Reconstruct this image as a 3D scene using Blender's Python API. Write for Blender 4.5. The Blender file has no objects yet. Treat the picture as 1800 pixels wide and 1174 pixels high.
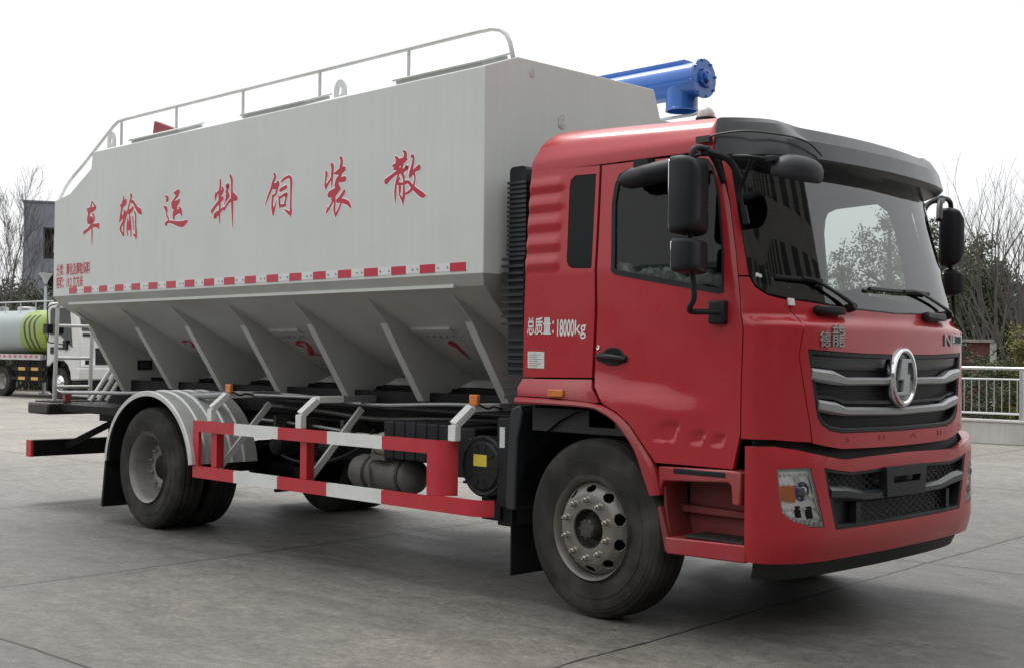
import bpy, bmesh, math, random
from mathutils import Vector, Matrix, geometry
R = math.radians
C = bpy.context.scene
COL = C.collection
random.seed(7)
# ================================================================ camera
cd = bpy.data.cameras.new('camera'); cam = bpy.data.objects.new('camera', cd); COL.objects.link(cam)
yaw, pit, rol = R(45.4093), R(1.0103), R(.6541)
fw = Vector((-math.cos(yaw) * math.cos(pit), math.sin(yaw) * math.cos(pit), math.sin(pit)))
ri = fw.cross(Vector((0, 0, 1))).normalized(); up = ri.cross(fw)
r2 = math.cos(rol) * ri + math.sin(rol) * up; u2 = -math.sin(rol) * ri + math.cos(rol) * up
M = Matrix((r2, u2, -fw)).transposed().to_4x4(); M.translation = Vector((4.7678, -6.7127, 1.5109))
cam.matrix_world = M
cd.sensor_width = 36; cd.lens = 36 * 2204.37 / 1800; cd.clip_end = 2000; cd.clip_start = .1
C.camera = cam
# ================================================================ world, sun, exposure
W_ = bpy.data.worlds.new('World'); C.world = W_; W_.use_nodes = True
nt = W_.node_tree; nt.nodes.clear()
sunv = Vector((-.46, .12, .88)).normalized()
sky = nt.nodes.new('ShaderNodeTexSky'); sky.sky_type = 'NISHITA'; sky.sun_disc = False
sky.sun_elevation = math.asin(sunv.z); sky.sun_rotation = math.atan2(sunv.x, sunv.y)
sky.air_density = 1; sky.dust_density = 6
mx = nt.nodes.new('ShaderNodeMix'); mx.data_type = 'RGBA'; mx.inputs[0].default_value = .93
tcw = nt.nodes.new('ShaderNodeTexCoord'); sxw = nt.nodes.new('ShaderNodeSeparateXYZ'); nt.links.new(tcw.outputs['Generated'], sxw.inputs[0])
gr_ = nt.nodes.new('ShaderNodeMapRange'); gr_.inputs[1].default_value = 0; gr_.inputs[2].default_value = 1; gr_.inputs[3].default_value = .93; gr_.inputs[4].default_value = 1.75; nt.links.new(sxw.outputs['Z'], gr_.inputs[0])
cl = nt.nodes.new('ShaderNodeVectorMath'); cl.operation = 'SCALE'; cl.inputs[0].default_value = (9.6, 9.75, 9.9); nt.links.new(gr_.outputs[0], cl.inputs['Scale'])   # closed cloud cover, brighter overhead
nt.links.new(cl.outputs[0], mx.inputs[7])
bg = nt.nodes.new('ShaderNodeBackground'); bg.inputs[1].default_value = .108
ow = nt.nodes.new('ShaderNodeOutputWorld')
nt.links.new(sky.outputs[0], mx.inputs[6]); nt.links.new(mx.outputs[2], bg.inputs[0]); nt.links.new(bg.outputs[0], ow.inputs[0])
sl = bpy.data.lights.new('sun', 'SUN'); sl.energy = 2.2; sl.angle = R(24); sl.color = (1, .97, .92)
so = bpy.data.objects.new('sun', sl); COL.objects.link(so); so.rotation_euler = sunv.to_track_quat('Z', 'Y').to_euler()
vs = C.view_settings; vs.view_transform = 'Standard'; vs.look = 'None'; vs.exposure = 0; vs.gamma = 1
try: vs.use_curve_mapping = False
except Exception: pass
C.cycles.max_bounces = 8; C.cycles.transparent_max_bounces = 12
# ================================================================ materials
MATS = {}
def mat(name, col, rough=.5, metal=0., coat=0., noise=0., nscale=8., dirt=None, bump=0., bscale=60., spec=.5, streak=0., rvar=0.):
    """Principled material; noise varies the colour, streak adds vertical run marks, dirt=(colour, amount, scale) patches."""
    if name in MATS: return MATS[name]
    m = bpy.data.materials.new(name); m.use_nodes = True; t = m.node_tree; N, L = t.nodes, t.links
    b = N['Principled BSDF']; b.inputs['Base Color'].default_value = (*col, 1); b.inputs['Roughness'].default_value = rough
    b.inputs['Metallic'].default_value = metal; b.inputs['Coat Weight'].default_value = coat; b.inputs['Coat Roughness'].default_value = .06
    b.inputs['Specular IOR Level'].default_value = spec
    tc = N.new('ShaderNodeTexCoord'); src = None
    if noise or streak or dirt:
        c = N.new('ShaderNodeRGB'); c.outputs[0].default_value = (*col, 1); src = c.outputs[0]
    def ns(scale, detail=5, vec=None):
        n = N.new('ShaderNodeTexNoise'); n.inputs['Scale'].default_value = scale; n.inputs['Detail'].default_value = detail
        L.new(vec or tc.outputs['Object'], n.inputs['Vector']); return n.outputs['Fac']
    def mul(a, fac, lo, hi):
        mr = N.new('ShaderNodeMapRange'); mr.inputs[1].default_value = .3; mr.inputs[2].default_value = .7
        mr.inputs[3].default_value = lo; mr.inputs[4].default_value = hi; L.new(fac, mr.inputs[0])
        v = N.new('ShaderNodeVectorMath'); v.operation = 'SCALE'; L.new(a, v.inputs[0]); L.new(mr.outputs[0], v.inputs['Scale']); return v.outputs[0]
    if noise: src = mul(src, ns(nscale), 1 - noise, 1 + noise)
    if streak:
        mp = N.new('ShaderNodeMapping'); mp.inputs['Scale'].default_value = (14, 14, .5); L.new(tc.outputs['Object'], mp.inputs[0])
        src = mul(src, ns(1.6, 6, mp.outputs[0]), 1 - streak, 1 + streak * .6)
    if dirt:
        n = ns(dirt[2], 8); mr = N.new('ShaderNodeMapRange'); mr.inputs[1].default_value = .45; mr.inputs[2].default_value = .75
        mr.inputs[4].default_value = dirt[1]; L.new(n, mr.inputs[0])
        x = N.new('ShaderNodeMix'); x.data_type = 'RGBA'; x.inputs[7].default_value = (*dirt[0], 1)
        L.new(mr.outputs[0], x.inputs[0]); L.new(src, x.inputs[6]); src = x.outputs[2]
    if src is not None: L.new(src, b.inputs['Base Color'])
    if rvar:
        mr = N.new('ShaderNodeMapRange'); mr.inputs[1].default_value = .3; mr.inputs[2].default_value = .7
        mr.inputs[3].default_value = rough - rvar; mr.inputs[4].default_value = rough + rvar
        L.new(ns(3.5, 8), mr.inputs[0]); L.new(mr.outputs[0], b.inputs['Roughness'])
    if bump:
        bp = N.new('ShaderNodeBump'); bp.inputs['Strength'].default_value = bump; bp.inputs['Distance'].default_value = .01
        L.new(ns(bscale, 6), bp.inputs['Height']); L.new(bp.outputs[0], b.inputs['Normal'])
    MATS[name] = m; return m
DUST = (.30, .25, .2)
red = mat('red_paint', (.40, .018, .026), .30, coat=.40, dirt=((.35, .05, .055), .25, 2.2), rvar=.08, spec=.35)
redlow = mat('red_paint_dusty', (.34, .022, .03), .42, coat=.2, dirt=((.28, .14, .12), .55, 3.), rvar=.1)
redflat = mat('red_guard_paint', (.50, .022, .034), .42, noise=.06, dirt=((.4, .09, .08), .25, 5))
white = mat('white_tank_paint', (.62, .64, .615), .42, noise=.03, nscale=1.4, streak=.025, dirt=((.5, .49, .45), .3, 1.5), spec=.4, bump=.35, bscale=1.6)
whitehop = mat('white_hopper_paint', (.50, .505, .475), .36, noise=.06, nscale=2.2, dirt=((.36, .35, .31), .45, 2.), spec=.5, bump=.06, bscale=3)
whiteg = mat('white_guard_paint', (.74, .75, .72), .45, noise=.05, dirt=((.5, .48, .44), .3, 6))
galv = mat('silver_paint', (.58, .59, .575), .36, metal=.25, noise=.08, nscale=5, dirt=((.4, .38, .34), .35, 4))
grey = mat('grey_metal', (.34, .35, .35), .4, metal=.4, noise=.1, dirt=((.25, .23, .2), .4, 7))
black = mat('black_plastic', (.014, .015, .017), .45, spec=.25, noise=.2, nscale=14, bump=.1, bscale=220)
blackm = mat('black_chassis', (.007, .007, .007), .6, noise=.3, nscale=9, dirt=((.035, .032, .03), .5, 5), spec=.2)
visorm = mat('visor_plastic', (.022, .027, .030), .24, noise=.1, dirt=((.045, .048, .050), .4, 2.5), spec=.5, rvar=.06)
mirrm = mat('mirror_plastic', (.014, .016, .019), .5, spec=.25, noise=.15, bump=.15, bscale=400)
rubber = mat('tyre_rubber', (.026, .025, .023), .75, noise=.25, nscale=7, dirt=((.088, .079, .067), .65, 3.5), bump=.12, bscale=90, spec=.2)
flapm = mat('rubber_flap', (.009, .009, .009), .65, noise=.3, dirt=((.04, .037, .034), .4, 6), spec=.2)
rimm = mat('wheel_steel', (.215, .20, .18), .45, metal=.4, noise=.25, nscale=7, dirt=((.085, .072, .058), .8, 7))
rimr = mat('wheel_steel_rear', (.26, .25, .23), .55, metal=.2, noise=.15, nscale=5, dirt=((.13, .115, .1), .6, 4))
nutm = mat('nut_steel', (.36, .33, .28), .4, metal=.7, noise=.2, nscale=30)
hubm = mat('hub_iron', (.055, .052, .048), .55, metal=.3, noise=.25, nscale=20)
chrome = mat('chrome', (.72, .73, .74), .12, metal=1, rvar=.06)
satin = mat('satin_silver', (.37, .375, .385), .36, metal=.45, noise=.06)
lampref = mat('lamp_reflector', (.93, .94, .95), .2, metal=.15, noise=.04, nscale=25)
amber = mat('amber_lens', (.62, .18, .03), .25, coat=.6, noise=.15, nscale=60)
bluel = mat('blue_lens', (.03, .045, .30), .1, coat=.8)
bluep = mat('blue_auger_paint', (.018, .125, .47), .3, coat=.35, noise=.05, dirt=((.06, .14, .42), .3, 4))
sticker = mat('white_sticker', (.62, .63, .6), .5, noise=.12, nscale=40)
yellow = mat('yellow_label', (.62, .52, .05), .5, noise=.1, nscale=60)
redtxt = mat('red_lettering', (.50, .022, .045), .5, noise=.08, nscale=20)
redtape = mat('red_reflective_tape', (.50, .015, .04), .3, noise=.12, nscale=90)
whitetape = mat('white_reflective_tape', (.68, .7, .69), .35, noise=.06, nscale=60)
halo = mat('white_outline', (.90, .91, .90), .5)
trim = mat('cab_trim', (.03, .03, .031), .8, noise=.15)
embm = mat('red_emboss', (.33, .016, .022), .4)
recm = mat('dusty_shaded_recess', (.19, .028, .028), .6, noise=.15, dirt=((.13, .09, .075), .8, 2.5))  # dust colour darkened further to paint in the recess shade
lookm = mat('grey_mirror_shell', (.034, .035, .039), .55, noise=.1, spec=.2)
seatm = mat('seat_fabric', (.035, .036, .038), .85, noise=.25, nscale=12)
tread = mat('black_tread', (.02, .02, .02), .6, noise=.3, nscale=50, bump=1, bscale=45)
tankm = mat('air_tank_paint', (.13, .125, .115), .5, noise=.2, dirt=((.22, .2, .17), .5, 6))
def glassmat(name, tint, ior=1.5, rough=0.0):
    m = bpy.data.materials.new(name); m.use_nodes = True; t = m.node_tree; N, L = t.nodes, t.links; N.clear()
    o = N.new('ShaderNodeOutputMaterial'); x = N.new('ShaderNodeMixShader'); f = N.new('ShaderNodeFresnel'); f.inputs[0].default_value = ior
    tr = N.new('ShaderNodeBsdfTransparent'); tr.inputs[0].default_value = (*tint, 1)
    g = N.new('ShaderNodeBsdfGlossy'); g.inputs['Roughness'].default_value = rough
    L.new(f.outputs[0], x.inputs[0]); L.new(tr.outputs[0], x.inputs[1]); L.new(g.outputs[0], x.inputs[2]); L.new(x.outputs[0], o.inputs[0])
    MATS[name] = m; return m
glass = glassmat('windscreen_glass', (.80, .84, .82), 1.95)
sideglass = glassmat('side_glass', (.62, .67, .65), 1.45)
darkglass = mat('dark_glass', (.008, .009, .01), .06, spec=.5)
quarterglass = mat('privacy_glass', (.004, .0045, .005), .12, spec=.16)
lensglass = glassmat('lamp_glass', (.99, .99, .99), 1.3)
film = glassmat('clear_film', (.8, .82, .82), 1.6, .12)
# ================================================================ mesh helpers
def link(name, me, mats, parent=None, smooth=True, angle=35, bevel=0, kind=None):
    o = bpy.data.objects.new(name, me); COL.objects.link(o)
    for m in (mats if isinstance(mats, (list, tuple)) else [mats]): me.materials.append(m)
    if smooth:
        me.polygons.foreach_set('use_smooth', [True] * len(me.polygons)); me.set_sharp_from_angle(angle=R(angle))
    if parent: o.parent = parent
    if bevel:
        b = o.modifiers.new('bevel', 'BEVEL'); b.width = bevel; b.segments = 2; b.limit_method = 'ANGLE'; b.angle_limit = R(40); b.harden_normals = False
    if kind: o['kind'] = kind
    return o
class MB:
    def __init__(s): s.v = []; s.f = []; s.m = []
    def add(s, vs, fs, m=0):
        k = len(s.v); s.v += [tuple(x) for x in vs]; s.f += [tuple(i + k for i in f) for f in fs]; s.m += [m] * len(fs); return s
    def box(s, x0, x1, y0, y1, z0, z1, m=0):
        return s.add([(x0, y0, z0), (x1, y0, z0), (x1, y1, z0), (x0, y1, z0), (x0, y0, z1), (x1, y0, z1), (x1, y1, z1), (x0, y1, z1)],
                     [(0, 3, 2, 1), (4, 5, 6, 7), (0, 1, 5, 4), (1, 2, 6, 5), (2, 3, 7, 6), (3, 0, 4, 7)], m)
    def obox(s, mtx, sx, sy, sz, m=0):
        vs = [mtx @ Vector((x * sx / 2, y * sy / 2, z * sz / 2)) for z in (-1, 1) for x, y in ((-1, -1), (1, -1), (1, 1), (-1, 1))]
        return s.add(vs, [(0, 3, 2, 1), (4, 5, 6, 7), (0, 1, 5, 4), (1, 2, 6, 5), (2, 3, 7, 6), (3, 0, 4, 7)], m)
    def bar(s, a, b, w, h, m=0, upv=(0, 0, 1)):
        a, b = Vector(a), Vector(b); d = (b - a); l = d.length; d.normalize(); upv = Vector(upv)
        if abs(d.dot(upv)) > .98: upv = Vector((1, 0, 0))
        y = upv.cross(d).normalized(); z = d.cross(y)
        mt = Matrix((d, y, z)).transposed().to_4x4(); mt.translation = (a + b) / 2
        return s.obox(mt, l, w, h, m)
    def tube(s, pts, r, seg=10, m=0, caps=True):
        P = [Vector(p) for p in pts]; rs = r if isinstance(r, (list, tuple)) else [r] * len(P)
        vs = []; n = len(P); prev = None
        for i in range(n):
            t = (P[min(i + 1, n - 1)] - P[max(i - 1, 0)]).normalized()
            if prev is None: a = t.orthogonal().normalized()
            else: a = (prev - t * prev.dot(t)).normalized()
            prev = a; b = t.cross(a)
            for k in range(seg):
                an = 2 * math.pi * k / seg; vs.append(P[i] + rs[i] * (math.cos(an) * a + math.sin(an) * b))
        fs = [(i * seg + k, i * seg + (k + 1) % seg, (i + 1) * seg + (k + 1) % seg, (i + 1) * seg + k) for i in range(n - 1) for k in range(seg)]
        if caps: fs += [tuple(range(seg - 1, -1, -1)), tuple(range((n - 1) * seg, n * seg))]
        return s.add(vs, fs, m)
    def lathe(s, prof, o=(0, 0, 0), ax=(0, -1, 0), seg=48, m=0, cap0=False, cap1=False):
        """prof: (distance along ax, radius)"""
        o, ax = Vector(o), Vector(ax).normalized(); a = ax.orthogonal().normalized(); b = ax.cross(a); vs = []
        for d, r in prof:
            for k in range(seg):
                an = 2 * math.pi * k / seg; vs.append(o + ax * d + r * (math.cos(an) * a + math.sin(an) * b))
        n = len(prof)
        fs = [(i * seg + k, i * seg + (k + 1) % seg, (i + 1) * seg + (k + 1) % seg, (i + 1) * seg + k) for i in range(n - 1) for k in range(seg)]
        if cap0: fs.append(tuple(range(seg - 1, -1, -1)))
        if cap1: fs.append(tuple(range((n - 1) * seg, n * seg)))
        return s.add(vs, fs, m)
    def prism(s, pts, h0, h1, fn, m=0):
        """polygon of 2D pts extruded from h0 to h1; fn(a, b, h) -> 3D"""
        n = len(pts); vs = [fn(a, b, h0) for a, b in pts] + [fn(a, b, h1) for a, b in pts]
        fs = [tuple(range(n - 1, -1, -1)), tuple(range(n, 2 * n))] + [(i, (i + 1) % n, n + (i + 1) % n, n + i) for i in range(n)]
        return s.add(vs, fs, m)
    def grid(s, rows, m=0, closed=False):
        n = len(rows[0]); vs = [p for r in rows for p in r]
        fs = [(i * n + k, i * n + (k + 1) % n, (i + 1) * n + (k + 1) % n, (i + 1) * n + k) for i in range(len(rows) - 1) for k in range(n if closed else n - 1)]
        return s.add(vs, fs, m)
    def build(s, name, mats, parent=None, fix=True, **kw):
        me = bpy.data.meshes.new(name); me.from_pydata(s.v, [], s.f)
        me.polygons.foreach_set('material_index', s.m)
        if fix:
            bm = bmesh.new(); bm.from_mesh(me); bmesh.ops.recalc_face_normals(bm, faces=bm.faces); bm.to_mesh(me); bm.free()
        me.update(); return link(name, me, mats, parent, **kw)
def arc(c, r, a0, a1, n, fn):
    return [fn(c[0] + r * math.cos(R(a0 + (a1 - a0) * i / n)), c[1] + r * math.sin(R(a0 + (a1 - a0) * i / n))) for i in range(n + 1)]
def rrect(x0, x1, y0, y1, r, n=4):
    p = []
    for cx, cy, a in ((x1 - r, y1 - r, 0), (x0 + r, y1 - r, 90), (x0 + r, y0 + r, 180), (x1 - r, y0 + r, 270)):
        p += [(cx + r * math.cos(R(a + 90 * i / n)), cy + r * math.sin(R(a + 90 * i / n))) for i in range(n + 1)]
    return p
def smoothpath(pts, n=6):
    P = [Vector(p) for p in pts]; out = []
    for i in range(len(P) - 1):
        a, b = P[i], P[i + 1]; p0 = P[i - 1] if i else a * 2 - b; p3 = P[i + 2] if i + 2 < len(P) else b * 2 - a
        for k in range(n):
            t = k / n; out.append(.5 * (2 * a + (b - p0) * t + (2 * p0 - 5 * a + 4 * b - p3) * t * t + (3 * a - p0 - 3 * b + p3) * t ** 3))
    return out + [P[-1]]
def thing(name, label, cat, loc=(0, 0, 0), rotz=0, group=None):
    o = bpy.data.objects.new(name, None); COL.objects.link(o); o.empty_display_size = .3
    o.location = loc; o.rotation_euler = (0, 0, rotz); o['label'] = label; o['category'] = cat
    if group: o['group'] = group
    return o
def tag(o, label, cat, group=None):
    o['label'] = label; o['category'] = cat
    if group: o['group'] = group
    return o
# ---------------------------------------------------------------- cab body surface
def lerp(a, b, t): return a + (b - a) * t
def sstep(a, b, x):
    t = max(0.0, min(1.0, (x - a) / (b - a))); return t * t * (3 - 2 * t)
KU = [(-.58, 1.0), (.90, 1.0)]
LOW = [(1.05, .015), (1.135, .095), (1.222, .255), (1.275, .585), (1.292, 1.185)]   # x, inset from half width
UPP = [(1.00, .015), (1.065, .10), (1.145, .235), (1.225, .585), (1.262, 1.185)]
def interp(tab, z):
    if z <= tab[0][0]: return tab[0][1]
    for (a, va), (b, vb) in zip(tab, tab[1:]):
        if z <= b: return lerp(va, vb, (z - a) / (b - a))
    return tab[-1][1]
WT = [(.9, 1.19), (1.4, 1.188), (1.8, 1.182), (2.0, 1.175), (2.65, 1.13), (2.75, 1.115)]
def crom(P, u):
    n = len(P) - 1
    i = min(int(u), n - 1); t = u - i
    p1, p2 = P[i], P[i + 1]
    p0 = P[i - 1] if i > 0 else (2 * p1[0] - p2[0], 2 * p1[1] - p2[1])
    p3 = P[i + 2] if i + 2 <= n else (p1[0], -p1[1]) if abs(p2[1]) < 1e-6 else p2
    if i == 0: return (lerp(p1[0], p2[0], t), lerp(p1[1], p2[1], t))
    if i == 1: p0 = (2 * p1[0] - p2[0], p1[1])
    r = []
    for k in (0, 1):
        a, b, c, d = p0[k], p1[k], p2[k], p3[k]
        r.append(.5 * (2 * b + (c - a) * t + (2 * a - 5 * b + 4 * c - d) * t * t + (3 * b - a - 3 * c + d) * t ** 3))
    return tuple(r)
def cab(u, z):
    s = -1.0
    if u > 6: u = 12 - u; s = 1.0
    W = interp(WT, z); k = sstep(1.688, 1.750, z)
    rake = -max(0, z - 1.78) * .222
    pts = [(-.58, W), (.90 + rake, W)]
    for (xl, il), (xu, iu) in zip(LOW, UPP):
        pts.append((lerp(xl, xu, k) + rake, W - lerp(il, iu, k)))
    pts[-1] = (pts[-1][0], 0.0)
    x, y = crom(pts, u)
    if u < 1.6:                                   # flared lower body side
        zb = 1.385 - .11 * max(0, min(1, x / .9))
        y += .05 * (1 - sstep(zb - .06, zb, z)) * (1 - sstep(.30, .95, x))
    return (x, s * y, z)
BPL = [(1.06, 0.0), (1.062, .001), (1.115, .018), (1.195, .11), (1.275, .27), (1.318, .62), (1.333, 1.225)]
def bump(u, z):
    s = -1.0
    if u > 6: u = 12 - u; s = 1.0
    W = 1.225; pts = [(x, W - i) for x, i in BPL]
    k = max(0, .575 - z); tuck = .9 * k * k + .12 * k
    top = .25 * max(0, z - .98)
    x, y = crom(pts, u)
    f = sstep(1.5, 3.5, u)
    return (x - (tuck + top) * f, s * (y - .5 * tuck * (1 - f)), z)
# ---------------------------------------------------------------- patches cut from a curved body surface
def arcl(u): return 1.48 * u if u <= 1 else 1.48 + .27 * (u - 1)
def iarc(a): return a / 1.48 if a <= 1.48 else 1 + (a - 1.48) / .27
def mir(half): return list(half) + [(12 - u, z) for u, z in reversed(half) if u < 5.999]
def snormal(S, u, z, h=2e-3):
    a = Vector(S(u + h, z)) - Vector(S(u - h, z)) if h < u < 12 - h else (Vector(S(u + h, z)) - Vector(S(u, z)) if u <= h else Vector(S(u, z)) - Vector(S(u - h, z)))
    b = Vector(S(u, z + h)) - Vector(S(u, z - h)); return a.cross(b).normalized()
def inset(poly, d):
    """poly in (arc, z); positive d shrinks"""
    n = len(poly); A = sum(poly[i][0] * poly[(i + 1) % n][1] - poly[(i + 1) % n][0] * poly[i][1] for i in range(n)); s = 1 if A > 0 else -1
    out = []
    for i in range(n):
        p0, p1, p2 = Vector(poly[i - 1]), Vector(poly[i]), Vector(poly[(i + 1) % n])
        e1 = (p1 - p0).normalized(); e2 = (p2 - p1).normalized()
        n1 = Vector((-e1.y, e1.x)) * s; n2 = Vector((-e2.y, e2.x)) * s; b = (n1 + n2)
        if b.length < 1e-6: b = n1
        b.normalize(); k = d / max(.35, b.dot(n1)); q = p1 + b * k; out.append((q.x, q.y))
    return out
def insetu(poly, d): return [(iarc(a), z) for a, z in inset([(arcl(u), z) for u, z in poly], d)]
def patch(name, S, outer, holes=(), mats=None, parent=None, off=0., depth=.03, step=.05, disp=None, fine=(), mirror=False, gap=0., bevel=0, back=True, edge=.05):
    if gap: outer = insetu(outer, gap)
    loops = []
    for pl in [outer] + list(holes):
        q = [(arcl(u), z) for u, z in pl]; r = []
        for i in range(len(q)):
            a, b = Vector(q[i]), Vector(q[(i + 1) % len(q)]); k = max(1, int((b - a).length / edge + .5))
            r += [a.lerp(b, j / k) for j in range(k)]
        loops.append(r)
    V = []; E = []
    for r in loops:
        k = len(V); V += r; E += [(k + i, k + (i + 1) % len(r)) for i in range(len(r))]
    nb = len(V)
    x0 = min(v.x for v in loops[0]); x1 = max(v.x for v in loops[0]); z0 = min(v.y for v in loops[0]); z1 = max(v.y for v in loops[0])
    segs = [(V[a], V[b]) for a, b in E]
    def clear(p, d):
        for a, b in segs:
            ab = b - a; t = max(0, min(1, (p - a).dot(ab) / max(1e-12, ab.length_squared)))
            if (a + ab * t - p).length < d: return False
        return True
    pts = []
    def fill(a0, a1, b0, b1, sx, sz):
        na = int((a1 - a0) / sx); nz = int((b1 - b0) / sz)
        for i in range(na + 1):
            for j in range(nz + 1):
                p = Vector((a0 + (i + (.5 if j % 2 else 0)) * sx, b0 + j * sz))
                if p.x > x1 or p.y > z1: continue
                yield p
    fb = [(arcl(a), arcl(b), c, d, sx, sz) for a, b, c, d, sx, sz in fine]
    for p in fill(x0 + .01, x1, z0 + .01, z1, step, step):
        if any(a <= p.x <= b and c <= p.y <= d for a, b, c, d, _, _ in fb): continue
        if clear(p, step * .35): pts.append(p)
    for a, b, c, d, sx, sz in fb:
        for p in fill(max(a, x0), min(b, x1), max(c, z0), min(d, z1), sx, sz):
            if clear(p, min(sx, sz) * .5): pts.append(p)
    vv, ee, ff, *_ = geometry.delaunay_2d_cdt(V + pts, E, [], 0, 1e-6)
    def inside(p):
        c = False
        for a, b in segs:
            if (a.y > p.y) != (b.y > p.y) and p.x < (b.x - a.x) * (p.y - a.y) / (b.y - a.y) + a.x: c = not c
        return c
    ff = [f for f in ff if inside(sum((vv[i] for i in f), Vector((0, 0))) / len(f))]
    n = len(vv); top = []; bot = []
    for p in vv:
        u, z = iarc(p.x), p.y; q = Vector(S(u, z)); nn = snormal(S, u, z); d = off + (disp(q.x, q.y, z) if disp else 0)
        top.append(q + nn * d); bot.append(q + nn * (off - depth))
    cnt = {}
    F = []
    for f in ff:
        a, b, c = (vv[i] for i in f[:3])
        f = list(f)
        if (b - a).cross(c - a) < 0: f.reverse()
        F.append(tuple(f))
        for i in range(len(f)):
            e = (f[i], f[(i + 1) % len(f)]); cnt[e] = 1
    bnd = [e for e in cnt if (e[1], e[0]) not in cnt]
    # rim and back use their own vertices so that the outer skin shades smoothly
    verts = list(top) + list(bot); faces = list(F); mi = [0] * len(F)
    for a, b in bnd: faces.append((b, a, a + n, b + n)); mi.append(0)
    if back:
        for f in F: faces.append(tuple(i + n for i in reversed(f))); mi.append(1)
    if mirror:
        verts = [Vector((v.x, -v.y, v.z)) for v in verts]; faces = [tuple(reversed(f)) for f in faces]
    me = bpy.data.meshes.new(name); me.from_pydata([tuple(v) for v in verts], [], faces); me.polygons.foreach_set('material_index', mi); me.update()
    ms = list(mats) if isinstance(mats, (list, tuple)) else [mats, mats]
    if len(ms) == 1: ms = ms * 2
    return link(name, me, ms, parent, angle=42, bevel=bevel)
def onS(S, u, z, off=0.):
    return Vector(S(u, z)) + snormal(S, u, z) * off
def sweepS(pts, S=cab, off=.01, n=5):
    return smoothpath([onS(S, u, z, off) for u, z in pts], n)
def text_mesh(body, name, mats, parent, size, fn, depth=.0, sx=1., bold=0., align='LEFT'):
    """filled text outlines mapped through fn(x, y, h) onto a surface"""
    cu = bpy.data.curves.new('lettering', 'FONT'); cu.body = body; cu.size = size; cu.align_x = align; cu.offset = bold; cu.resolution_u = 3
    to = bpy.data.objects.new('lettering', cu); COL.objects.link(to); dg = bpy.context.evaluated_depsgraph_get()
    me = bpy.data.meshes.new_from_object(to.evaluated_get(dg)); bpy.data.objects.remove(to)
    bm = bmesh.new(); bm.from_mesh(me)
    bmesh.ops.triangulate(bm, faces=bm.faces)
    if depth:
        r = bmesh.ops.extrude_face_region(bm, geom=list(bm.faces)); 
        for v in [g for g in r['geom'] if isinstance(g, bmesh.types.BMVert)]: v.co.z += depth
    for v in bm.verts: v.co = fn(v.co.x * sx, v.co.y, v.co.z)
    bmesh.ops.recalc_face_normals(bm, faces=bm.faces); bm.to_mesh(me); bm.free()
    return link(name, me, mats, parent, smooth=False)
def ribbon(mb, stroke, fn, k, extra=0., m=0):
    """brush stroke: list of (x, y, width) -> smooth ribbon of varying width, depth step k"""
    P = [Vector((a, b)) for a, b, w in stroke]; Wd = [w / 2 + extra for _, _, w in stroke]
    sm = smoothpath([(p.x, p.y, w) for p, w in zip(P, Wd)], 4)
    pts = [Vector((p.x, p.y)) for p in sm]; ws = [max(.001, p.z) for p in sm]; L = []; Rr = []
    for i, p in enumerate(pts):
        t = (pts[min(i + 1, len(pts) - 1)] - pts[max(i - 1, 0)]); t = t.normalized() if t.length else Vector((1, 0)); nn = Vector((-t.y, t.x)) * ws[i]
        L.append(p + nn); Rr.append(p - nn)
    t0 = (pts[0] - pts[1]).normalized() * ws[0] * .6; t1 = (pts[-1] - pts[-2]).normalized() * ws[-1] * .6
    rows = [[pts[0] + t0 + (L[0] - pts[0]) * .5, pts[0] + t0 + (Rr[0] - pts[0]) * .5]] + [[a, b] for a, b in zip(L, Rr)] + [[pts[-1] + t1 + (L[-1] - pts[-1]) * .5, pts[-1] + t1 + (Rr[-1] - pts[-1]) * .5]]
    mb.grid([[fn(q.x, q.y, k) for q in r] for r in rows], m)
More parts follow.
